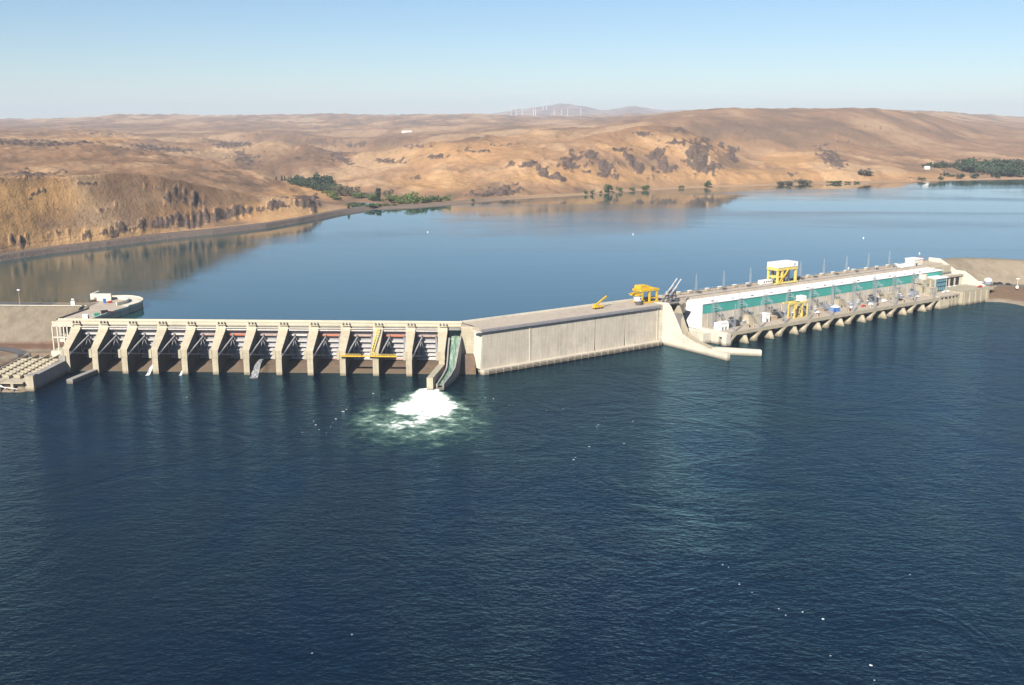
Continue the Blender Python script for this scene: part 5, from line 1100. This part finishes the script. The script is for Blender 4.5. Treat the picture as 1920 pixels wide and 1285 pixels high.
# ------------------------------------------------------------------ trees and shrubs on the far shore
def crown_mesh(kind, seed, n):
    r = np.random.default_rng(seed); b = MB()
    cl = [(r.normal(0, .42), r.normal(0, .42), r.uniform(.35, .9), r.uniform(.22, .42)) for _ in range(9)]
    for _ in range(n):
        if kind == 'cone':
            h = r.uniform(.08, 1.0) ** 1.1; rad = .30 * (1.02 - h) * (.55 + .45 * math.sin(h * 34)) * r.uniform(.5, 1) + .02; t = r.uniform(0, 6.28); c = Vector((rad * math.cos(t), rad * math.sin(t), h)); s = .05
        elif kind == 'column':
            h = r.uniform(.06, 1.0); rad = .16 * math.sin(min(h * 1.6 + .35, 3.0)) ** .6 * r.uniform(.4, 1); t = r.uniform(0, 6.28); c = Vector((rad * math.cos(t), rad * math.sin(t), h)); s = .05
        else:
            x, y, z, rr = cl[r.integers(len(cl))]; v = Vector(r.normal(size=3)).normalized() * rr * r.uniform(.55, 1.05)
            c = Vector((x + v.x, y + v.y, max(.12, z + v.z * .8))); s = .085
            if kind == 'shrub': c.z *= .8; c.z = max(c.z - .1, .02)
        a = Vector(r.normal(size=3)).normalized(); e = a.orthogonal().normalized(); f = a.cross(e); s *= r.uniform(.6, 1.4)
        b.add([c + e * s, c + f * s, c - e * s, c - f * s], [(0, 1, 2, 3)])
    me = bpy.data.meshes.new('crown'); me.from_pydata(b.v, [], b.f); me.update(); return me
CR = {}
def crown(kind, var, mk_):
    k = (kind, var, mk_)
    if k not in CR:
        me = crown_mesh(kind, hash((kind, var)) % 1000 if False else {'cone': 10, 'column': 20, 'round': 30, 'shrub': 40}[kind] + var, 420); me.materials.append(M[mk_]); CR[k] = me
    return CR[k]
tk_ = MB(); tk_.tube((0, 0, -.08), (0, 0, .5), .035, .02, 6); TRUNK = None
def tree(name, kind, mk_, loc, h, label, group, parts=False, wide=1.0):
    global TRUNK
    o = bpy.data.objects.new(name, None); COL.objects.link(o); tag(o, label, 'tree' if kind != 'shrub' else 'shrub', group)
    o.location = loc; o.scale = (h * wide, h * wide, h); o.rotation_euler = (0, 0, rng.uniform(0, 6.28))
    c = bpy.data.objects.new('crown', crown(kind, int(rng.integers(3)), mk_)); COL.objects.link(c); c.parent = o
    if TRUNK is None: t = tk_.build('trunk', M['trunk']); TRUNK = t.data
    else: t = bpy.data.objects.new('trunk', TRUNK); COL.objects.link(t)
    t.parent = o
    return o
def spot(px, py, lo=3.2, hi=9): return on_hills(px, py, lo, hi)
def px_h(p, px): return px * (p.xy.length) / 1900
def plant(L, name, kind, mk_, label, group, wide=1.0, lo=3.2, hi=9):
    for k, q in enumerate(L):
        px, py, hp = q[:3]; p = spot(px, py, lo, hi); p.z -= .3
        lab = q[3] if len(q) > 3 else label
        tree(name, kind, mk_, p, px_h(p, hp), lab, group, wide=wide)
G1 = 'trees of the grove in the side valley'
plant([(518, 338, 7, 'lone dark conifer at the left end of the valley grove'), (529, 340, 10, 'left of two dark conifers standing close left of the valley grove'), (533, 340, 9, 'right of two dark conifers standing close left of the valley grove')], 'conifer_tree', 'cone', 'conifer', '', G1, 1.2, 5.5, 9)
grove = [(545, 344, 9), (552, 346, 12), (557, 345, 14), (563, 348, 11), (570, 349, 11), (576, 349, 14), (583, 350, 15), (590, 351, 13), (597, 351, 14), (604, 350, 19), (610, 352, 18), (616, 353, 14), (622, 354, 12), (628, 356, 11), (586, 355, 13), (595, 356, 13), (603, 357, 14), (612, 358, 13), (575, 354, 11), (565, 352, 9), (608, 348, 20), (620, 359, 10), (549, 347, 10), (560, 349, 10), (580, 353, 12), (590, 357, 11), (600, 359, 11), (608, 360, 12), (616, 361, 11), (624, 362, 12), (630, 359, 12), (587, 348, 13), (593, 349, 12), (600, 348, 15), (613, 349, 16), (572, 351, 12), (567, 350, 11)]
plant(grove, 'conifer_tree', 'round', 'conifer', 'dark green tree in the dense grove filling the side valley', G1, .95, 5.5, 9)
plant([(634, 362, 13), (642, 364, 14), (650, 365, 15), (657, 366, 14), (645, 369, 12), (636, 368, 10), (661, 369, 10)], 'broadleaf_tree', 'round', 'olive', 'grey olive tree at the right end of the side valley grove', G1, 1.1, 5, 9)
plant([(616, 366, 9), (622, 371, 9), (627, 375, 8), (634, 376, 7)], 'broadleaf_tree', 'round', 'bright', 'yellow green tree below the side valley grove', G1, 1.2, 4, 8)
G2 = 'trees round the pond and along the causeway'
plant([(672, 373, 11, 'round green tree just above the pond'), (680, 373, 10, 'small green tree right of the one above the pond'), (694, 376, 13, 'dark green tree right of the pond'), (703, 377, 11, 'mid green bushy tree left of the poplar')], 'broadleaf_tree', 'round', 'broad', '', G2, 1.1, 4, 8)
plant([(710, 378, 24, 'tall dark poplar, tallest tree by the pond')], 'poplar_tree', 'column', 'conifer', '', G2, 1.3, 4, 8)
plant([(724, 372, 15, 'thin brownish tree right of the tall poplar')], 'bare_tree', 'round', 'olive', '', G2, .8, 4, 8)
plant([(735, 381, 13), (743, 380, 13), (751, 382, 12), (764, 378, 16), (770, 380, 12), (778, 382, 15), (784, 383, 12), (758, 383, 9)], 'broadleaf_tree', 'round', 'bright', 'bright green tree in the row behind the causeway', G2, 1.25, 3.6, 8)
plant([(802, 381, 8), (810, 381, 10), (817, 382, 11), (823, 381, 9)], 'broadleaf_tree', 'round', 'broad', 'green tree in the short row right of the bright causeway trees', G2, 1.2, 3.6, 8)
plant([(837, 381, 10, 'small yellow green tree alone at the right end of the causeway row')], 'broadleaf_tree', 'round', 'bright', '', G2, 1.2, 3.6, 8)
plant([(653, 391, 9, 'dark conifer on the causeway bank by the pond')], 'conifer_tree', 'cone', 'conifer', '', G2, 1.6, 1.6, 8)
plant([(661, 387, 7), (668, 388, 6), (692, 389, 8), (700, 389, 7), (716, 387, 6), (726, 386, 5), (740, 386, 5)], 'green_shrub', 'shrub', 'broad', 'green shrub on the causeway between pond and reservoir', 'shrubs along the shore', 1.6, 1.6, 8)
G3 = 'shrubs along the shore'
plant([(886, 381, 6, 'dark shrub at the foot of the dark spoil heap'), (1100, 365, 7, 'green shrub at the left end of the far shore row'), (1108, 365, 8, 'second green shrub of the far shore row'), (1126, 364, 5, 'tiny green shrub of the far shore row'), (1142, 365, 15, 'tall green shrub on the far shore, tallest of its row'), (1137, 365, 8, 'green shrub just left of the tallest far shore shrub'), (1161, 362, 9, 'narrow green shrub right of the tallest far shore shrub'), (1184, 361, 7, 'green shrub in the middle of the far shore row'), (1207, 359, 8, 'left of two shrubs near the right end of the far shore row'), (1214, 358, 9, 'right of two shrubs near the right end of the far shore row'), (1276, 355, 5, 'left of two small shrubs below the dark cliffs'), (1281, 355, 5, 'right of two small shrubs below the dark cliffs'), (1328, 353, 12, 'tall grey green shrub right of the dark cliffs')], 'green_shrub', 'round', 'broad', '', G3, .75, 1.3, 8)
plant([(1462, 348, 8, 'dark shrub on the rocky point'), (1470, 348, 9, 'darker taller shrub on the rocky point'), (1482, 347, 5, 'low dark shrub right of the rocky point'), (1505, 346, 10, 'grey leafless thicket on the shore'), (1515, 346, 9, 'right part of the grey leafless thicket'), (1622, 330, 12, 'grey leafless thicket on the slope')], 'grey_shrub', 'shrub', 'olive', '', G3, 1.3, 1.3, 8)
plant([(1562, 344, 6), (1571, 344, 6), (1590, 343, 4), (1606, 343, 4)], 'green_shrub', 'shrub', 'broad', 'low green shrub on the shore right of the grey thicket', G3, 1.7, 1.3, 8)
plant([(1727, 339, 6, 'dark shrub on the low rocky spit'), (1762, 338, 6, 'dark shrub right of the low rocky spit'), (1772, 331, 7, 'low green bush on the meadow'), (1785, 332, 5, 'right low green bush on the meadow'), (1803, 336, 9, 'lone round shrub on the shore left of the last two'), (1828, 335, 9, 'lone round shrub on the right shore'), (1868, 335, 7, 'dark shrub on the shore under the right grove')], 'green_shrub', 'round', 'conifer', '', G3, 1.1, 1.3, 8)
G4 = 'trees of the right grove'
plant([(1732, 314, 6), (1737, 315, 8), (1742, 315, 8), (1747, 315, 8), (1753, 315, 8), (1758, 315, 9), (1763, 315, 10), (1768, 315, 11), (1775, 315, 7), (1780, 315, 7), (1787, 315, 8), (1793, 315, 8)], 'broadleaf_tree', 'round', 'conifer', 'dark tree in the thin row left of the right grove', G4, .8, 4, 9)
plant([(1815, 322, 22, 'tallest dark tree of the right grove'), (1808, 322, 20, 'big dark tree just left of the tallest one'), (1802, 321, 13, 'dark tree at the left end of the right grove')], 'broadleaf_tree', 'round', 'conifer', '', G4, .9, 4, 9)
plant([(1826, 322, 16, 'narrow dark poplar right of the tallest tree')], 'poplar_tree', 'column', 'conifer', '', G4, 1.1, 4, 9)
g4 = [(x + rng.uniform(-3, 3), y + rng.uniform(-1.5, 1.5), rng.uniform(11, 16)) for x in range(1836, 1925, 8) for y in (318, 324, 330) if not (x < 1850 and y > 325)]
plant(g4, 'broadleaf_tree', 'round', 'conifer', 'dark bushy tree in the dense right grove', G4, 1.1, 3.3, 9)
hs = thing('farm_house', 'small white house left of the thin tree row', 'house', spot(1737, 317), 0)
b = MB(); b.box(-6, 6, -4, 4, -1, 4); b.build('wall', M['white'], hs); b = MB(); b.yz([(-4.5, 4.02), (4.5, 4.02), (0, 6.5)], -6.5, 6.5); b.build('roof', M['white'], hs)
hs = thing('farm_house', 'small white house in front of the dense right grove', 'house', spot(1861, 320), 0)
b = MB(); b.box(-6, 6, -4, 4, 2, 12); b.build('wall', M['white'], hs); b = MB(); b.yz([(-4.5, 12.02), (4.5, 12.02), (0, 14.5)], -6.5, 6.5); b.build('roof', M['white'], hs)

# ------------------------------------------------------------------ summer haze over the whole valley
hz = MB(); hz.box(-32000, 32000, -1500, 27000, -8, 560); ho = hz.build('haze', bpy.data.materials.new('haze')); hm = ho.data.materials[0]; hm.use_nodes = True
n = hm.node_tree; n.nodes.clear(); v = n.nodes.new('ShaderNodeVolumePrincipled'); oo = n.nodes.new('ShaderNodeOutputMaterial')
v.inputs['Color'].default_value = (0.78,0.87,1.0,1); v.inputs['Density'].default_value = 5.2e-5; v.inputs['Anisotropy'].default_value = 0.0
n.links.new(v.outputs[0], oo.inputs['Volume']); tag(ho, 'thin summer haze filling the valley air', kind='stuff')
